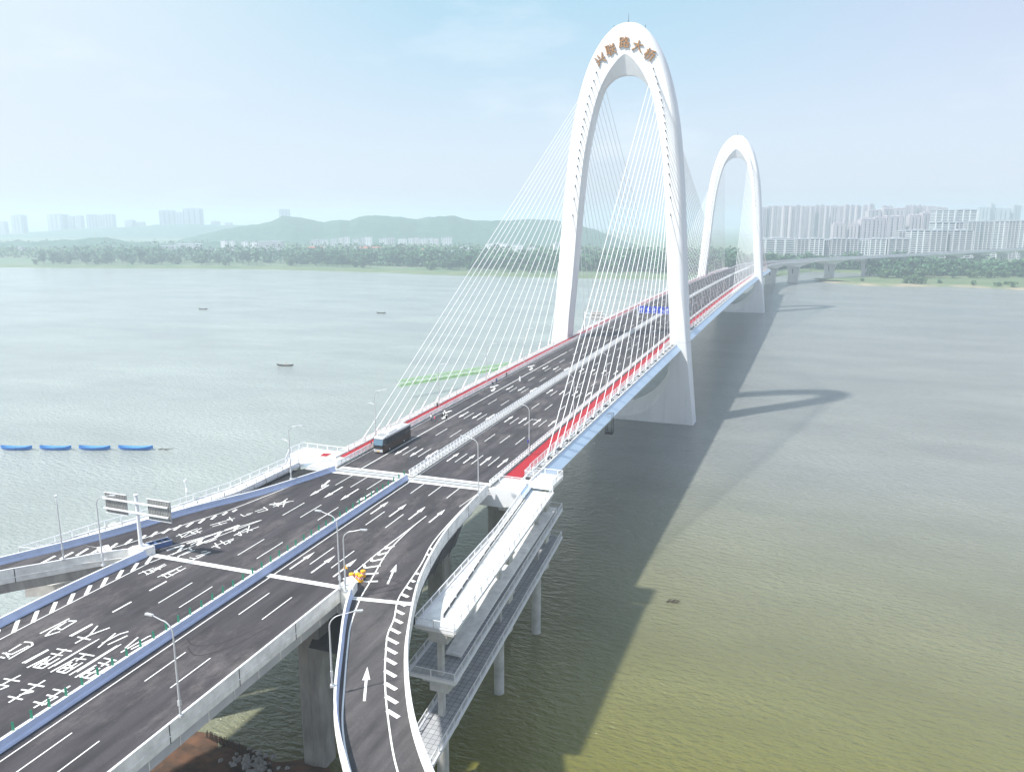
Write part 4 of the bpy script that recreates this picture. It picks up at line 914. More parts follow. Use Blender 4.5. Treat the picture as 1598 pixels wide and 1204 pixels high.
# ------------------------------------------------------------------ coach
def coach():
    t = thing('coach', 'bronze and silver touring coach parked in the left lane facing the camera', 'coach', (-12.35, 10.2, zd(10) + .02), 0)
    t.rotation_euler = (math.atan(.0198), 0, 0)
    Lh, Wd, H = 5.9, 1.26, 3.55
    def shell(z0, z1, m, name, yf, grow=0, mats=None):
        p = MB(); p.v = []; return p
    # body cross-sections along y (front is -y)
    body = MB(); rings = []
    ys = [-5.95, -5.88, -5.6, -5.2, -4.4, 4.9, 5.6, 5.85, 5.9]; ww = [.86, 1.05, 1.20, 1.25, 1.26, 1.26, 1.25, 1.18, 1.0]; tp = [1.25, 1.35, 1.45, 1.55, 1.6, 1.6, 1.6, 1.6, 1.58]
    for y, w, h in zip(ys, ww, tp):
        rings.append([(-w * .96, y, .32), (w * .96, y, .32), (w, y, .55), (w, y, h), (-w, y, h), (-w, y, .55)])
    b = 0
    for r_ in rings: body.v += r_
    for i in range(len(rings) - 1):
        for j in range(6): jj = (j + 1) % 6; body.f.append((i * 6 + j, i * 6 + jj, i * 6 + 6 + jj, i * 6 + 6 + j)); body.m.append(0)
    body.f.append(tuple(range(5, -1, -1))); body.m.append(2); e = (len(rings) - 1) * 6; body.f.append(tuple(e + i for i in range(6))); body.m.append(0)
    body.box((0, -5.9, .62), (1.0, .12, .3), m=1); body.build('lower_body', [M['bronze'], M['coachroof'], M['dark']], t)
    gl = MB(); rings = []
    ys = [-5.92, -5.8, -5.45, -4.9, 5.4, 5.8, 5.86]; ww = [.9, 1.12, 1.21, 1.235, 1.235, 1.2, 1.0]; tp = [1.9, 2.5, 3.0, 3.12, 3.12, 3.1, 3.0]
    for y, w, h in zip(ys, ww, tp): rings.append([(-w, y, 1.4), (w, y, 1.4), (w * .975, y, h), (-w * .975, y, h)])
    for r_ in rings: gl.v += r_
    for i in range(len(rings) - 1):
        for j in range(4): jj = (j + 1) % 4; gl.f.append((i * 4 + j, i * 4 + jj, i * 4 + 4 + jj, i * 4 + 4 + j)); gl.m.append(0)
    gl.f.append((3, 2, 1, 0)); gl.m.append(0); e = (len(rings) - 1) * 4; gl.f.append((e, e + 1, e + 2, e + 3)); gl.m.append(0)
    for s in (-1, 1):
        for i in range(7): gl.box((s * 1.232, -3.8 + i * 1.45, 2.3), (.012, .035, .72), m=1)
    gl.build('side_windows', [M['glass'], M['dark']], t)
    ws = MB(); ws.v += [(-1.0, -6.0, 1.75), (1.0, -6.0, 1.75), (1.08, -5.72, 3.0), (-1.08, -5.72, 3.0), (-1.22, -5.4, 1.75), (1.22, -5.4, 1.75), (1.2, -5.2, 3.0), (-1.2, -5.2, 3.0)]
    for q in ((0, 1, 2, 3), (1, 5, 6, 2), (4, 0, 3, 7)): ws.f.append(q); ws.m.append(0)
    ws.build('windscreen', M['wind'], t, fix=False)
    rf = MB(); rings = []
    for y, w, h in ((-5.78, 1.0, 3.12), (-5.4, 1.16, 3.32), (-4.6, 1.22, 3.48), (5.2, 1.22, 3.48), (5.8, 1.15, 3.35), (5.88, 1.0, 3.15)): rings.append([(-w, y, 3.0), (w, y, 3.0), (w * .99, y, h - .16), (w * .84, y, h), (-w * .84, y, h), (-w * .99, y, h - .16)])
    for r_ in rings: rf.v += r_
    for i in range(len(rings) - 1):
        for j in range(6): jj = (j + 1) % 6; rf.f.append((i * 6 + j, i * 6 + jj, i * 6 + 6 + jj, i * 6 + 6 + j)); rf.m.append(0)
    rf.f.append(tuple(range(5, -1, -1))); rf.m.append(0); e = (len(rings) - 1) * 6; rf.f.append(tuple(e + i for i in range(6))); rf.m.append(0)
    rf.box((0, -1.2, 3.56), (.8, 1.7, .09)); rf.box((0, 3.2, 3.53), (.5, .6, .06))
    for x in (-.5, 0, .5): rf.box((x, -4.2, 3.5), (.05, .9, .015), m=1)
    rf.build('roof', [M['coachroof'], M['dark']], t)
    gr = MB(); gr.box((0, -6.0, 1.25), (.95, .05, .3)); gr.build('grille', M['dark'], t)
    for s in (-1, 1):
        h_ = MB(); h_.box((s * .82, -6.01, .82), (.2, .05, .1)); h_.build('headlight', M['white'], t)
        mr = MB(); mr.ptube([(s * 1.1, -5.75, 2.95), (s * 1.4, -6.1, 2.85), (s * 1.42, -6.15, 2.4)], .04, n=5); mr.box((s * 1.42, -6.15, 2.25), (.1, .05, .22)); mr.build('mirror', M['dark'], t)
        for y in (-3.6, 2.6):
            w = MB(); w.tube((s * 1.0, y, .5), (s * 1.285, y, .5), .5, n=18); w = w.build('wheel', M['tyre'], t); r_ = MB(); r_.tube((s * 1.25, y, .5), (s * 1.30, y, .5), .3, .26, n=12); r_.build('rim', M['steel'], w)
    pl_ = MB(); pl_.box((0, -6.04, .5), (.25, .02, .09)); pl_.build('number_plate', M['yellow'], t)
    return t
coach()

# ------------------------------------------------------------------ people
def bodymat(name, shirt, trousers, zs=(.86, 1.46)):
    m = bpy.data.materials.new(name); m.use_nodes = True; n = m.node_tree; b = n.nodes['Principled BSDF']; t = n.nodes.new('ShaderNodeTexCoord'); s_ = n.nodes.new('ShaderNodeSeparateXYZ')
    r = n.nodes.new('ShaderNodeValToRGB'); r.color_ramp.interpolation = 'CONSTANT'; e = r.color_ramp.elements
    e[0].position = 0; e[0].color = (.03, .03, .03, 1); e[1].position = .05; e[1].color = (*trousers, 1)
    for p, c in ((zs[0] / 2, shirt), (zs[1] / 2, (.48, .28, .19))): k_ = e.new(p); k_.color = (*c, 1)
    d = n.nodes.new('ShaderNodeMath'); d.operation = 'MULTIPLY'; d.inputs[1].default_value = .5
    n.links.new(t.outputs['Object'], s_.inputs[0]); n.links.new(s_.outputs[2], d.inputs[0]); n.links.new(d.outputs[0], r.inputs[0]); n.links.new(r.outputs[0], b.inputs['Base Color']); b.inputs['Roughness'].default_value = .8
    return m
M['skin'] = mat('skin', (.48, .28, .19), .6); M['hair'] = mat('hair', (.015, .012, .01), .7)
def person(label, loc, rz, shirt, trousers, pose='stand', group=None, name='person'):
    t = thing(name, label, 'person', loc, rz, group)
    V = []; E = []; Rd = []
    def v(p, r, par=None):
        V.append(p); Rd.append(r)
        if par is not None: E.append((par, len(V) - 1))
        return len(V) - 1
    sit = pose == 'sit'; step = .16 if pose == 'walk' else .04; dz = -.5 if sit else 0
    pv = v((0, 0, .93 + dz), .15); ch = v((0, .01, 1.2 + dz), .155, pv); c2 = v((0, .0, 1.40 + dz), .13, ch); nk = v((0, -.01, 1.50 + dz), .055, c2); hd = v((0, -.03, 1.60 + dz), .088, nk); v((0, -.03, 1.70 + dz), .075, hd)
    for s in (-1, 1):
        hp = v((s * .1, 0, .88 + dz), .095, pv)
        if sit: kn = v((s * .12, -.42, .48), .07, hp); an_ = v((s * .12, -.45, .09), .045, kn); v((s * .12, -.6, .05), .035, an_)
        else: kn = v((s * .11, -step * s - .02, .48), .065, hp); an_ = v((s * .11, step * s * -1.5 + .03, .09), .042, kn); v((s * .12, step * s * -1.5 - .13, .04), .035, an_)
        sh = v((s * .19, 0, 1.40 + dz), .06, c2)
        if pose == 'camera': el = v((s * .26, -.12, 1.2), .045, sh); wr = v((s * .1, -.33, 1.42), .03, el)
        elif sit: el = v((s * .27, -.12, .68), .045, sh); wr = v((s * .15, -.36, .60), .03, el)
        else: el = v((s * .25, .03 + step * s * .6, 1.13), .045, sh); wr = v((s * .26, -.06 + step * s, .88), .03, el)
        w0 = V[wr]; dr = (Vector(w0) - Vector(V[el])).normalized(); pm = v(tuple(Vector(w0) + dr * .07), .034, wr)
        for k_ in range(4): f0 = Vector(w0) + dr * .12 + Vector((0, (k_ - 1.5) * .018, 0)); a_ = v(tuple(f0), .009, pm); v(tuple(f0 + dr * (.055 + .01 * (k_ in (1, 2))) + Vector((-s * .012, 0, 0))), .008, a_)
        th = v(tuple(Vector(w0) + dr * .06 + Vector((-s * .01, -.04, 0))), .01, pm); v(tuple(Vector(w0) + dr * .1 + Vector((-s * .02, -.055, 0))), .009, th)
    v((0, -.125, 1.60 + dz), .014, hd)      # nose
    me = bpy.data.meshes.new('body'); me.from_pydata(V, E, []); me.materials.append(bodymat('clothes_and_skin', shirt, trousers, (.42 if sit else .88, 1.47 + dz)))
    o = bpy.data.objects.new('body', me); COL.objects.link(o); o.parent = t
    md = o.modifiers.new('skin', 'SKIN'); sv = me.skin_vertices[0].data
    for i, r in enumerate(Rd): sv[i].radius = (r, r)
    sv[0].use_root = True; md.use_smooth_shade = True; o.modifiers.new('sub', 'SUBSURF').levels = 1
    h = MB()
    for a in range(5):
        for b_ in range(10):
            def q(i, j): th_ = math.pi * .5 * i / 5; ph = 2 * math.pi * j / 10; return (math.sin(th_) * math.cos(ph) * .098, -.02 + math.sin(th_) * math.sin(ph) * .108, 1.645 + dz + math.cos(th_) * .115)
            h.poly([q(a, b_), q(a + 1, b_), q(a + 1, b_ + 1), q(a, b_ + 1)])
    h.build('hair', M['hair'], t)
    return t
def ground(u, v): p = rp(u, v); return (p.x, p.y, zd(p.y) + .02)
person('person in a pink top and grey trousers standing behind the coach by the railing', ground(678.5, 659), 2.2, (.7, .10, .2), (.16, .17, .2))
person('person in white standing beside the one in the pink top', ground(673, 657), 2.6, (.7, .7, .7), (.05, .05, .06))
person('person in black with a camera raised, leftmost of the group behind the coach', ground(690, 654), .4, (.02, .02, .025), (.02, .02, .025), 'camera')
person('person in black walking at the right side of the group behind the coach', ground(696.5, 658), 1.0, (.02, .02, .025), (.03, .03, .04), 'walk')
person('person in a white shirt at the back of the group behind the coach', ground(694, 649), -.5, (.75, .75, .75), (.03, .03, .03))
person('person in dark clothes crouched low by the guard railing, nearer of two', (-14.4, 70.6, zd(70.6)), .8, (.03, .04, .09), (.03, .03, .04), 'sit')
person('person in blue standing by the guard railing far behind the coach', (-14.3, 73.4, zd(73.4)), .3, (.05, .10, .3), (.03, .03, .04))
person('person in black alone by the guard railing, farthest along the left lane', (-14.6, 82, zd(82)), -.7, (.02, .02, .02), (.02, .02, .02), 'walk')
person('person in black on the red cycle path behind the railing left of the group', (-17.3, 41.5, zd(41.5) + .05), 1.2, (.03, .03, .03), (.03, .03, .03))

# ------------------------------------------------------------------ boats
def hull(L, W_, H_, sheer=.35, n=14):
    mb = MB(); rows_ = []
    for i in range(n + 1):
        t = i / n; s = abs(2 * t - 1); w = W_ / 2 * (1 - s ** 2.6) ** .75 + .05; up = sheer * s ** 2.2; x = (t - .5) * L
        rows_.append([(x, w, H_ + up), (x, w * .86, H_ * .45 + up * .9), (x, w * .5, -.12 + up * .9 * s), (x, -w * .5, -.12 + up * .9 * s), (x, -w * .86, H_ * .45 + up * .9), (x, -w, H_ + up), (x, -w * .82, H_ + up - .02), (x, -w * .7, .16 + up * .9), (x, w * .7, .16 + up * .9), (x, w * .82, H_ + up - .02)])
    k_ = 10
    for r_ in rows_: mb.v += r_
    for i in range(n):
        for j_ in range(k_):
            jj = (j_ + 1) % k_; mb.f.append((i * k_ + j_, i * k_ + jj, i * k_ + k_ + jj, i * k_ + k_ + j_)); mb.m.append(1 if 6 <= j_ <= 8 else 0)
    mb.f.append(tuple(range(k_))); mb.m.append(0); mb.f.append(tuple(n * k_ + i for i in range(k_))); mb.m.append(0)
    return mb
for i, (u, lb) in enumerate(((26, 'bright blue open boat moored at the left edge, leftmost of four in a row'), (87, 'bright blue open boat, second from the left in the moored row'), (148, 'bright blue open boat, third from the left in the moored row'), (212, 'bright blue open boat, rightmost of four in a row, beside the floating branch'))):
    p = gp(u, 700.5, .2); t = thing('boat', lb, 'boat', (p.x, p.y, 0), R(19), 'blue boats moored in a row')
    Lb = 10.6 if i < 3 else 11.6; hb = hull(Lb, 2.5, .95, .6).build('hull', [M['boat'], M['boatin']], t)
    th = MB(); 
    for k_ in (-3, -1.2, .8, 2.8): th.box((k_, 0, .5), (.14, .82, .04))
    th.box((-Lb / 2 + .9, 0, .72), (.6, .38, .05)); th.box((Lb / 2 - .9, 0, .72), (.6, .38, .05)); th.build('thwart', M['boatin'], t)
    o_ = MB(); o_.tube((-2 + i, -.6, .75), (2.4 + i * .3, .5, .7), .05, n=5); o_.build('oar', M['wood'], t)
for i in range(3):
    a = gp(50 + 61 * i, 700.5, .6); b = gp(63 + 61 * i, 700.5, .6); m = MB(); m.ptube([a, (a + b) / 2 - Vector((0, 0, .45)), b], .04, n=5); tag(m.build('mooring_rope', M['wood']), 'thin rope between the %s and %s blue boats from the left' % (ords[i], ords[i + 1]), 'rope', 'mooring ropes')
def branchy(label, p, s, n):
    m = MB(); random.seed(int(s * 10) + n)
    for i in range(n):
        a = Vector((random.uniform(-s, s), random.uniform(-.4, .4), .03)); b = a + Vector((random.uniform(.5, 1.8), random.uniform(-.8, .8), random.uniform(0, .5))); m.tube(a, b, .09, .02, n=5)
    o = tag(m.build('driftwood', M['wood']), label, 'driftwood'); o.location = (p.x, p.y, 0); o.rotation_euler = (0, 0, .4)
branchy('brown branch floating off the end of the last blue boat', gp(254, 701, 0), 2.6, 16); branchy('dark piece of driftwood floating on the olive water right of the ramp', gp(1046, 939, 0), 1.0, 14)
def sampan(label, u, v, L, fig=False):
    p = gp(u, v, .1); t = thing('boat', label, 'boat', (p.x, p.y, 0), R(15)); hull(L, 1.6, .5, .6).build('hull', [M['wood'], M['wood']], t)
    c = MB(); c.box((L * .12, 0, .7), (.9, .6, .3)); c.build('cargo', M['darkcon'], t)
    if fig: person('person in a red jacket sitting in the small dark boat', (p.x + .2, p.y, .3), 2.0, (.75, .03, .04), (.05, .05, .06), 'sit')
sampan('small dark boat on open water, farthest left beyond the blue boats', 317, 482.5, 8.0); sampan('small dark boat on open water left of the outermost cable', 595, 488.5, 8.0)
sampan('small dark boat carrying a person in red', 445, 570.5, 9.0, True)

# ------------------------------------------------------------------ lime green boom on a pontoon
A = gp(623, 600, 6); B = gp(800, 571, 6); t = thing('floating_boom', 'long lime green lattice boom lying over the water left of the deck', 'crane boom', (A.x, A.y, 0))
m = MB(); D = B - A; D.z = 0; Lg = D.length; d = D.normalized(); nn = Vector((-d.y, d.x, 0)); N = int(Lg / 2.6)
rail = [(s1 * .9, z) for s1 in (-1, 1) for z in (5.2, 7.7)]
for o, z in rail: m.tube(nn * o + Vector((0, 0, z)), d * Lg + nn * o + Vector((0, 0, z)), .14, n=5)
for i in range(N):
    a, b = d * (Lg * i / N), d * (Lg * (i + 1) / N)
    for s1 in (-1, 1): q = nn * .9 * s1; m.tube(a + q + Vector((0, 0, 5.2)), b + q + Vector((0, 0, 7.7)), .09, n=4); m.tube(b + q + Vector((0, 0, 7.7)), b + q + Vector((0, 0, 5.2)), .09, n=4)
m.build('lattice', M['ltgreen'], t)
m = MB(); q = nn * -.93; m.strip([tuple(d * (Lg * i / N) + q + Vector((0, 0, 5.5))) for i in range(N + 1)], [tuple(d * (Lg * i / N) + q + Vector((0, 0, 6.1 + .3 * (i % 2)))) for i in range(N + 1)])
m.build('netting', M['ltgreen'], t)
m = MB(); 
for f_ in (.97,): c = d * Lg * f_; m.box((c.x, c.y, .3), (2.2, 3.5, .9), rz=math.atan2(d.y, d.x)); m.box((c.x, c.y, 3), (.25, .25, 2.3))
m.build('float', M['ltgreen'], t)

# ------------------------------------------------------------------ far viaduct
random.seed(11)
fv = thing('far_viaduct', 'grey haunched viaduct curving right from the far end of the bridge onto land', 'viaduct')
FP = cr_spline([(.6, 726, 26.8), (2, 800, 26.3), (13, 866, 26.0), (41, 925, 26.0), (85, 1003, 26.2), (140, 1085, 26.5), (200, 1170, 27), (290, 1310, 27.5), (400, 1490, 28), (560, 1740, 28)], 10)
FP = resamp(FP, 150); acc = [0]
for a, b in zip(FP, FP[1:]): acc.append(acc[-1] + (b - a).length)
m = MB(); k = 0; PS = [150, 205, 290, 375, 455, 535, 615, 700, 790, 880, 970, 1060]
rowsv = []
for i, p in enumerate(FP):
    d = (FP[min(i + 1, 149)] - FP[max(i - 1, 0)]).normalized(); r = Vector((d.y, -d.x, 0)).normalized()
    near = min(abs(acc[i] - s) for s in PS); dep = 2.4 + 5.0 * max(0, 1 - near / 42) ** 1.8
    rowsv.append([tuple(p + r * o + Vector((0, 0, z))) for o, z in ((-15.5, 0), (15.5, 0), (15.5, -.8), (8, -1.6), (7, -dep), (-7, -dep), (-8, -1.6), (-15.5, -.8))])
for r_ in rowsv: m.v += r_
for i in range(149):
    for j_ in range(8): jj = (j_ + 1) % 8; m.f.append((i * 8 + j_, i * 8 + jj, i * 8 + 8 + jj, i * 8 + 8 + j_)); m.m.append(1 if j_ == 0 else 0)
m.f.append(tuple(range(8))); m.m.append(0); m.f.append(tuple(149 * 8 + j_ for j_ in range(8))); m.m.append(0)
m.build('girder', [M['lightcon'], M['asphalt2']], fv)
for s in (-15.4, 15.4, 0):
    m = MB(); m.sweep([tuple(p) for p in FP], [(s - .2, 0), (s + .2, 0), (s + .2, 1.1), (s - .2, 1.1)]); m.build('parapet', M['lightcon'], fv)
for s in PS:
    i = min(range(150), key=lambda q: abs(acc[q] - s)); p = FP[i]; d = (FP[min(i + 1, 149)] - FP[max(i - 1, 0)]).normalized(); a_ = math.atan2(d.y, d.x) - math.pi / 2; m = MB()
    r = Vector((d.y, -d.x, 0)).normalized(); n8 = []
    for z, w_, q in ((-3, 6.0, 2.0), (9, 6.0, 2.0), (15, 7.0, 2.0), (p.z - 6.5, 8.2, 2.0)): n8.append([tuple(Vector((p.x, p.y, z)) + r * sx * w_ + d.normalized() * sy * q) for sx, sy in ((-1, -1), (1, -1), (1, 1), (-1, 1))])
    for r_ in n8: m.v += r_
    for t_ in range(3):
        for j_ in range(4): jj = (j_ + 1) % 4; m.f.append((t_ * 4 + j_, t_ * 4 + jj, t_ * 4 + 4 + jj, t_ * 4 + 4 + j_)); m.m.append(0)
    m.f.append((12, 13, 14, 15)); m.m.append(0)
    for sg in (-1, 1): c = Vector((p.x, p.y, 14)) - d * 2.03 * sg; m.box(c, (.6, .05, 3), rz=a_, m=1)
    m.build('pier', [M['concrete'], M['dark']], fv)

# ------------------------------------------------------------------ buildings
FW = Vector((-math.sin(R(YAW)), math.cos(R(YAW)), 0))
def spot(u, v, d):
    r = ray(u, v); return CAM + r * (d / r.dot(FW))
def block(label, u0, u1, v, d, style, group, base=3.0, rz=None, depth=None):
    c = spot((u0 + u1) / 2, v, d); w = (u1 - u0) * d / FPX; H = c.z - base; rz = R(YAW) + random.uniform(-.25, .25) if rz is None else rz
    dp = depth or max(10, w * .7); t = thing('apartment_tower' if style in 'AP' else ('apartment_block' if style in 'BC' else 'house'), label, 'building', (c.x, c.y, base), rz, group)
    w /= 2; dp /= 2
    if style in 'AP':
        H -= 3
        b = MB(); b.box((0, 0, H / 2), (w * .96, dp, H / 2)); nb_ = 3
        for i in range(nb_):
            x = (i - 1) * w * .66; b.box((x, -dp - .9, H / 2 - 1), (w * .2, .9, H / 2 - 1)); b.box((x, 0, H + 1.5), (w * .16, dp * .5, 1.6))
        g_ = b; wm_ = 1; nfl = int(H / 6.2)
        for i in range(nb_ + 1):
            x = (i - 1.5) * w * .6
            for f_ in range(nfl): g_.box((x, -dp - .05, 3 + 6.2 * f_), (w * .085, .06, 2.2), m=1)
        for f_ in range(nfl): g_.box((w * .965, 0, 3 + 6.2 * f_), (.06, dp * .6, 1.9), m=1)
        b.build('wall', [M['pink'] if style == 'A' else M['greyb'], M['winb']], t); r_ = MB(); r_.box((0, 0, H + .3), (w, dp + .5, .5)); 
        if random.random() < .5: r_.box((0, 0, H + 4), (w * .3, dp * .3, 1.4))
        r_.build('roof', M['pink'] if style == 'A' else M['greyb'], t)
    elif style in 'BC':
        b = MB(); b.box((0, 0, H / 2), (w * .96, dp, H / 2)); b.build('wall', M['winb'], t); s_ = MB(); nf_ = int(H / 3.3)
        for f_ in range(nf_): s_.box((0, -.4, 2 + 3.3 * f_), (w * .99, dp + .9, .62))
        for x in (-1, -.32, .32, 1): s_.box((x * w * .95, -dp - 1.3, H / 2), (w * .06, .5, H / 2))
        s_.build('balcony', M['cream'] if random.random() < .6 else M['white'], t); r_ = MB(); r_.box((0, 0, H + .8), (w * 1.03, dp + 1.5, .8)); r_.box((0, 0, H + 2.2), (w * .4, dp * .5, .9)); r_.build('roof', M['greyb'], t)
    else:
        b = MB(); b.box((0, 0, H / 2), (w, dp, H / 2)); g_ = b; nf_ = max(1, int(H / 3.2)); nc = max(2, int(w * 2 / 4))
        for f_ in range(nf_):
            for c_ in range(nc): g_.box((-w + (c_ + .5) * 2 * w / nc, -dp - .05, 1.8 + 3.2 * f_), (.8, .06, .8), m=1)
        b.build('wall', [M['cream'] if style != 'W' else M['white'], M['winb']], t); r_ = MB()
        if style == 'R': r_.v += [(-w - .8, -dp - .8, H), (w + .8, -dp - .8, H), (w + .8, dp + .8, H), (-w - .8, dp + .8, H), (-w * .8, 0, H + 3.2), (w * .8, 0, H + 3.2)]; r_.f += [(0, 1, 5, 4), (1, 2, 5), (2, 3, 4, 5), (3, 0, 4), (3, 2, 1, 0)]; r_.m += [0] * 5
        else: r_.box((0, 0, H + .3), (w + .4, dp + .4, .35)); r_.box((w * .3, 0, H + 1.4), (w * .18, dp * .4, .9))
        r_.build('roof', M['redroof'] if style == 'R' else M['greyb'], t)
    return t
def zr(x, y): return 1160 + x / 3.648, 280 + y / 3.648
T1 = 'slender pinkish tower, %s from the left in the hazy back row of the city'; G1 = 'slender towers of the back row'
for i, (x0, x1, y) in enumerate(((105, 135, 156), (138, 165, 150), (168, 196, 148), (197, 222, 152), (226, 262, 146), (265, 295, 150), (297, 326, 146), (330, 352, 152), (354, 377, 150), (383, 408, 150), (410, 432, 146), (436, 462, 144), (465, 490, 148), (496, 540, 148), (547, 572, 148), (576, 602, 144), (606, 636, 146), (640, 668, 148), (682, 710, 146), (714, 745, 140), (795, 822, 146), (826, 850, 150), (925, 958, 144), (962, 987, 148), (992, 1016, 146), (1020, 1042, 150), (1048, 1090, 150), (1096, 1128, 154), (1130, 1160, 158))):
    u0, v = zr(x0, y); u1, _ = zr(x1, y); block(T1 % ords[i], u0, u1, v, 2300 + random.uniform(-120, 160), 'A', G1)
for i, (x0, x1, y) in enumerate(((705, 775, 172), (780, 850, 165), (852, 920, 160), (510, 578, 246), (600, 655, 246), (662, 735, 220), (738, 800, 214), (805, 900, 204), (940, 1000, 198), (1002, 1074, 190))):
    u0, v = zr(x0, y); u1, _ = zr(x1, y); block('pale stepped tower, %s from the left in the middle city row' % ords[i], u0, u1, v, (2150 if i < 3 else 1850), 'A', 'stepped towers of the middle row')
for i, (x0, x1, y) in enumerate(((1345, 1402, 156), (1404, 1430, 138), (1436, 1510, 162), (1525, 1575, 146))):
    u0, v = zr(x0, y); u1, _ = zr(x1, y); block('faint blue-grey tower on the far right skyline, %s from the left of four' % ords[i], u0, u1, v, 2900, 'P', 'faint skyline towers')
for i, (x0, x1, y, d) in enumerate(((1085, 1188, 178, 1750), (1196, 1312, 176, 1750), (1080, 1190, 246, 1620), (1196, 1265, 246, 1620), (1270, 1338, 242, 1560), (1342, 1410, 242, 1560), (1416, 1500, 240, 1560), (1504, 1560, 238, 1540), (1566, 1640, 238, 1540), (880, 935, 296, 1480), (942, 1050, 292, 1460), (1058, 1148, 292, 1450), (1182, 1290, 292, 1440))):
    u0, v = zr(x0, y); u1, _ = zr(x1, y); block('%s white-banded tall apartment block in the cluster at the right, counted back row first' % ords[i], u0, u1, v, d, 'B', 'banded apartment blocks', rz=R(YAW) - .1)
for i, (x0, x1, y) in enumerate(((300, 366, 342), (370, 450, 340), (456, 490, 347), (495, 575, 340), (580, 645, 341), (650, 706, 346), (711, 800, 341), (810, 930, 340))):
    u0, v = zr(x0, y); u1, _ = zr(x1, y); block('low waterfront block with white bands, %s from the left behind the far viaduct' % ords[i], u0, u1, v, 1400, 'C', 'low waterfront blocks', rz=R(YAW) - .05)
block('long low grey-blue hall just right of the farther tower', 1189, 1236, 373, 1500, 'C', None, rz=R(YAW))
for i, (u0, u1, v) in enumerate(((-2, 10, 345), (20, 38, 335), (78, 103, 334), (106, 116, 337), (118, 129, 336), (136, 150, 334), (152, 162, 335), (163, 178, 334), (196, 210, 343), (214, 226, 346), (250, 272, 328), (274, 287, 331), (288, 314, 325), (330, 343, 345), (352, 362, 347), (436, 452, 326))):
    block('faint grey tower almost lost in the haze, %s from the left on the left skyline' % ords[i], u0, u1, v, 4100, 'P', 'towers lost in haze')
def z2(x, y): return 400 + x / 3.33, 290 + y / 3.33
for i, (x0, x1, y) in enumerate(((282, 330, 282), (335, 372, 280), (386, 420, 276), (430, 456, 270), (458, 484, 266), (500, 534, 274), (540, 562, 270), (566, 600, 266), (640, 680, 274), (683, 720, 270), (738, 782, 276), (790, 815, 272), (820, 846, 270), (848, 890, 274), (896, 918, 272), (920, 946, 276), (962, 1016, 268))):
    u0, v = z2(x0, y); u1, _ = z2(x1, y); block('pale six-storey block, %s from the left below the wooded hill' % ords[i], u0, u1, v, 2050, 'W' if i % 3 else 'H', 'six-storey blocks below the hill')
HP = ['leftmost of the five red roofs below the hill', 'the big one with windows below the row of blocks', 'second red roof, behind the tree belt', 'long red roof right of the big villa', 'red roof farthest right', 'longest white roof left of the cables', 'upright one left of the cables', 'small one just left of the outer cable', 'wide one between the outer cables', 'wide one with a grey roof left of the hill', 'first tiny block under the hill slope', 'second tiny block under the hill slope', 'third tiny block under the hill slope', 'fourth tiny block under the hill slope', 'long one at the hill foot', 'small one right of the grey-roofed hall', 'small red roof near the grey-roofed hall', 'small one left of the grey-roofed hall', 'lone one among trees on the left', 'second lone one among trees on the left', 'tiny one at the far left', 'tiny one second from the far left', 'one between the inner cables', 'one low between the inner cables', 'one just left of the tower leg']
for i, (u0, u1, v, st) in enumerate(((481, 505, 387, 'R'), (560, 596, 387, 'R'), (518, 540, 394, 'R'), (597, 632, 394, 'R'), (638, 665, 390, 'R'), (672, 716, 392, 'W'), (718, 732, 385, 'W'), (736, 752, 388, 'W'), (760, 792, 381, 'W'), (276, 312, 381, 'W'), (346, 353, 376, 'W'), (359, 366, 376, 'W'), (378, 386, 377, 'W'), (392, 400, 378, 'W'), (404, 440, 377, 'H'), (320, 336, 389, 'W'), (346, 362, 390, 'R'), (250, 274, 384, 'H'), (112, 122, 391, 'W'), (140, 150, 391, 'W'), (30, 36, 386, 'H'), (50, 54, 388, 'H'), (800, 815, 382, 'W'), (822, 836, 386, 'W'), (864, 873, 380, 'W'))):
    block('low white %s house, %s' % ('terracotta-roofed' if st == 'R' else 'flat-roofed', HP[i]), u0, u1, v, 1700, st, 'scattered houses on the left shore')

# ------------------------------------------------------------------ trees
def tree_proto(kind, h, rw):
    crown, trunk = MB(), MB(); rnd = random.Random(kind * 7 + 1)
    trunk.ptube([(0, 0, -.5), (.1, 0, h * .25), (-.1, .15, h * .55), (0, 0, h * .8)], [.32, .25, .15, .06], n=6)
    cl = []
    for i in range(11):
        a = rnd.uniform(0, 6.28); rr = rw * rnd.uniform(.1, .75); z = h * rnd.uniform(.35, .9); c = Vector((rr * math.cos(a), rr * math.sin(a), z)); cl.append((c, rw * rnd.uniform(.32, .6) * (1.15 - .5 * z / h)))
        trunk.ptube([(0, 0, z * .55), (c.x * .5, c.y * .5, z * .8), tuple(c)], [.12, .08, .03], n=4)
    for c, r_ in cl:
        for k_ in range(34):
            q = Vector((rnd.gauss(0, 1), rnd.gauss(0, 1), rnd.gauss(0, 1))).normalized() * r_ * rnd.uniform(.55, 1.12); q.z *= .8; p = c + q; s_ = rnd.uniform(.5, 1.05)
            a = Vector((rnd.gauss(0, 1), rnd.gauss(0, 1), rnd.gauss(0, .6))).normalized(); b_ = a.cross(Vector((rnd.gauss(0, 1), rnd.gauss(0, 1), rnd.gauss(0, 1)))).normalized()
            crown.poly([p - a * s_ - b_ * s_ * .6, p + a * s_ - b_ * s_ * .7, p + a * s_ * .8 + b_ * s_ * .7, p - a * s_ * .9 + b_ * s_ * .6])
    return crown, trunk
PR = []
for kd, (h, rw, lm) in enumerate(((15, 5.5, 'leaf'), (12, 6.5, 'leaf'), (17, 5, 'leaf'), (9, 6, 'leaf2'))):
    cw, tk = tree_proto(kd, h, rw); t = thing('tree', 'tree', 'tree'); cw.build('crown', M[lm], t, fix=False); tk.build('trunk', M['bark'], t); PR.append(t)
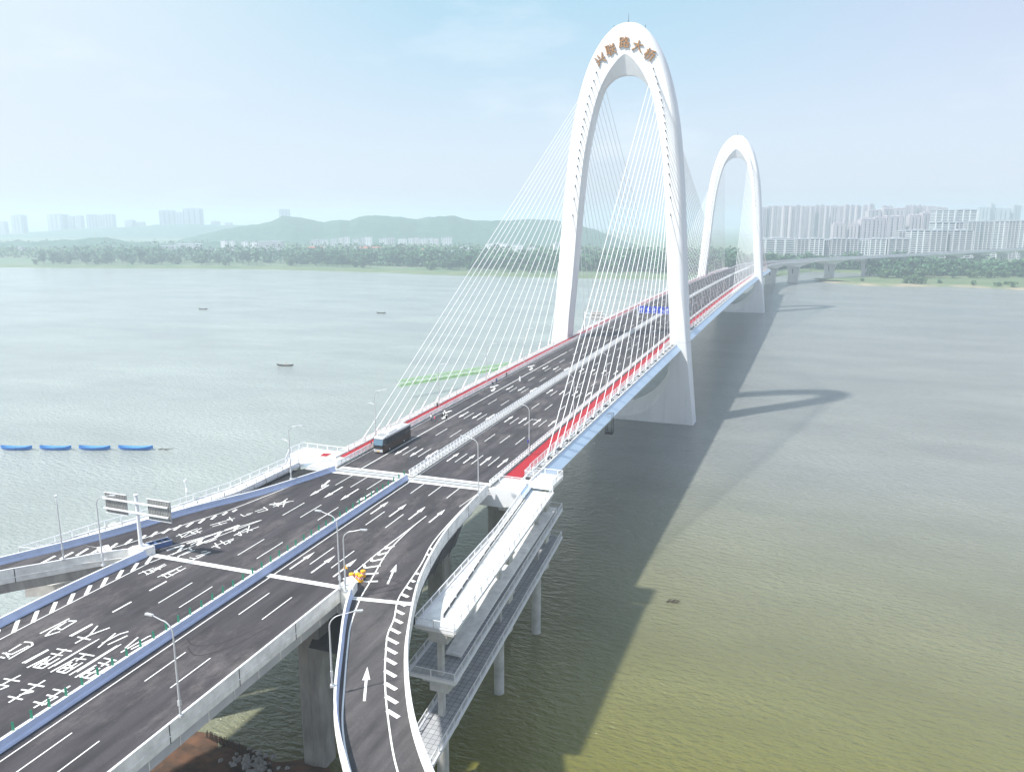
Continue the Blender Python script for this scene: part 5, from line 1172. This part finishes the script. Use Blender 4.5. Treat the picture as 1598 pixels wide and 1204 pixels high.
used = [False] * 4
def plant(kd, x, y, z, s, label, group, name='tree'):
    t = PR[kd] if not used[kd] else copy_tree(PR[kd]); used[kd] = True
    t.location = (x, y, z); t.scale = (s * random.uniform(.9, 1.15), s * random.uniform(.9, 1.15), s * random.uniform(.85, 1.15)); t.rotation_euler = (0, 0, random.uniform(0, 6.28)); tag(t, label, 'tree', group)
    if group:
        kd_ = ('dark rounded', 'broad dark', 'tall narrow', 'low pale green')[kd]; x_ = x / (y + 300)
        if 'left' in group: reg = 'at the far left' if x_ < -.78 else 'below the faint towers' if x_ < -.6 else 'below the rising hill' if x_ < -.45 else 'in front of the pale blocks' if x_ < -.33 else 'just left of the outer cable' if x_ < -.2 else 'behind the stay cables'
        else: reg = 'beside the far viaduct piers' if x < 260 else 'behind the round sandbar bushes' if x < 330 else 'near the right edge'
        t['label'] = kd_ + ' tree ' + ('on the far left shore ' if 'left' in group else 'behind the sandbar ') + reg
    t.name = name; return t
shl = resamp(shoreL[2:], 400)
def behind(P, i, off):
    d = (P[min(i + 1, len(P) - 1)] - P[max(i - 1, 0)]).normalized(); n_ = Vector((-d.y, d.x, 0)); return P[i] + n_ * off
LA = 'green tree in the long belt of trees lining the far left shore'; LB2 = 'dense green tree behind the sandbar on the right'
for i in range(150):
    k_ = int(399 * (i + random.random()) / 150); dens = noise.noise(Vector((k_ * .03, 2.2, 0)))
    off = random.uniform(38, 75) if dens > -.1 else random.uniform(70, 130)
    p = behind(shl, k_, off); plant(random.choice((0, 1, 2, 2, 3)), p.x, p.y, 2.8, random.uniform(1.05, 1.55), LA, 'trees lining the far left shore')
for i in range(80):
    x = 125 + 700 * ((i + random.random()) / 80); y = 1010 + min(1, (x - 120) / 160) * 40 + random.uniform(-18, 45) - (x > 500) * 10
    if x < 150: y += 10
    plant(random.choice((0, 1, 1, 2, 3)), x, y, 1.2, random.uniform(1.1, 1.65), LB2, 'trees behind the sandbar')
for (x, y, s, lb) in ((168, 930, .95, 'round green bush at the left of the clump on the sandbar edge'), (176, 926, 1.05, 'round green bush in the middle of the clump on the sandbar edge'), (185, 930, .8, 'round green bush at the right of the clump on the sandbar edge'), (205, 945, .5, 'small dark bush on the sandbar right of the clump'), (262, 922, .7, 'dark bush on the sand near the right edge, left of two'), (276, 915, .75, 'dark bush on the sand near the right edge, right of two'), (240, 940, .45, 'smallest bush between the clump and the sand patch')):
    plant(3 if s > .6 else 1, x, y, .8, s, lb, None, 'bush')
def woods(name, pts, n, zb, hh, m, label, size=1.6):
    w_ = MB(); rnd = random.Random(len(pts) + n)
    for i in range(n):
        (x0, y0), (x1, y1), wd = pts[rnd.randrange(len(pts))]; t_ = rnd.random(); x = x0 + (x1 - x0) * t_; y = y0 + (y1 - y0) * t_ + rnd.uniform(0, wd)
        hm = hh * 1.25 * (.55 + .75 * max(0, .5 + noise.noise(Vector((x * .03, y * .03, 4))) + .5 * noise.noise(Vector((x * .12, y * .12, 1))))); z = zb + hm * rnd.random() ** .55
        a = Vector((rnd.gauss(0, 1), rnd.gauss(0, 1), rnd.gauss(0, .5))).normalized(); b_ = a.cross(Vector((rnd.gauss(0, 1), rnd.gauss(0, 1), rnd.gauss(0, 1)))).normalized(); s_ = size * rnd.uniform(.5, 1.2); p = Vector((x, y, z))
        w_.poly([p - a * s_ - b_ * s_ * .6, p + a * s_ - b_ * s_ * .7, p + a * s_ * .8 + b_ * s_ * .7, p - a * s_ * .9 + b_ * s_ * .6])
    return tag(w_.build(name, M[m], fix=False), label, 'woods', kind='stuff')
segs = []
for a, b in zip(shoreL[2:8], shoreL[3:9]): segs.append(((a[0], a[1] + 95), (b[0], b[1] + 95), 60)); segs.append(((a[0] - 100, a[1] + 190), (b[0] - 60, b[1] + 190), 120)); 
for i in range(14):
    plant(3, 120 + 55 * i + random.uniform(-14, 14), 925 + random.uniform(-16, 30) + (15 if i < 3 else 0), 1.0, random.uniform(.35, .6), 'low shrub, %s from the left end among those scattered on the grassy sandbar' % ords[i], None, 'shrub')
woods('woods', segs, 34000, 3, 18, 'leaf', 'dark belt of woodland behind the tree line of the far left shore', 2.2)
woods('woods', [((-2300, 1350), (-900, 1500), 260), ((-900, 1450), (-100, 1380), 260), ((-1900, 900), (-1100, 1050), 200)], 15000, 4, 12, 'leaf2', 'paler woodland between the houses under the hill', 3)
woods('woods', [((130, 1050), (260, 1085), 60), ((260, 1085), (520, 1100), 70), ((520, 1100), (1100, 1080), 70), ((60, 1180), (200, 1170), 60), ((-60, 1050), (60, 1200), 60)], 22000, 2, 15, 'leaf', 'dense woodland behind the sandbar below the city', 2.0)
woods('woods', [((80, 1260), (420, 1240), 80), ((420, 1240), (1000, 1230), 60), ((-500, 1300), (80, 1300), 120)], 12000, 3, 10, 'leaf2', 'low greenery along the foot of the city blocks', 2.4)
# reeds and rubble on the near bank
m = MB(); rnd = random.Random(5)
for i in range(90):
    p = gp(330 + rnd.uniform(-60, 60), 1180 + rnd.uniform(-5, 20), 1.4) if False else Vector((1.5 + rnd.gauss(0, 1.8), -55.0 + rnd.gauss(0, 1.0), 1.5)); s_ = rnd.uniform(.2, .6); k_ = len(m.v); vs = [Vector((rnd.gauss(0, 1), rnd.gauss(0, 1), rnd.gauss(0, 1))).normalized() * s_ * rnd.uniform(.7, 1.1) + p for _ in range(6)]
    c = p; pts = [p + Vector(q) * s_ * rnd.uniform(.7, 1.2) for q in ((1, 0, 0), (-1, 0, 0), (0, 1, 0), (0, -1, 0), (0, 0, .8), (0, 0, -.8))]
    for f_ in ((0, 2, 4), (2, 1, 4), (1, 3, 4), (3, 0, 4), (2, 0, 5), (1, 2, 5), (3, 1, 5), (0, 3, 5)): m.poly([pts[q] for q in f_])
tag(m.build('rubble', M['rock'], fix=False), 'heap of grey broken stones on the brown bank under the viaduct', 'rubble', kind='stuff')
sf = thing('stake_fence', 'low brown row of wooden stakes along the muddy water edge under the viaduct', 'fence')
m = MB()
P = resamp([(-9.5, -51.5, .8), (-4, -52.2, .9), (1, -53.2, .9), (5, -54.8, 1.0)], 70)
for p in P: m.tube((p.x + rnd.uniform(-.1, .1), p.y + rnd.uniform(-.1, .1), p.z - .8), (p.x + rnd.uniform(-.15, .15), p.y + rnd.uniform(-.15, .15), p.z + rnd.uniform(.3, .9)), .05, n=4)
m.build('stakes', M['wood'], sf); m = MB(); m.ptube([tuple(p + Vector((0, 0, .35))) for p in P[::6]], .05, n=4); m.build('rail', M['wood'], sf)

# ------------------------------------------------------------------ air
hz = MB(); hz.box((0, 3600, 76), (9200, 5600, 84)); ho = hz.build('haze', mat('haze', (1, 1, 1)))
tag(ho, kind='stuff'); hm = ho.data.materials[0]; hn = hm.node_tree; hn.nodes.clear(); o_ = hn.nodes.new('ShaderNodeOutputMaterial'); pv = hn.nodes.new('ShaderNodeVolumePrincipled')
pv.inputs['Color'].default_value = (.80, .91, 1, 1); pv.inputs['Density'].default_value = HAZE; pv.inputs['Anisotropy'].default_value = .2; hn.links.new(pv.outputs[0], o_.inputs['Volume'])
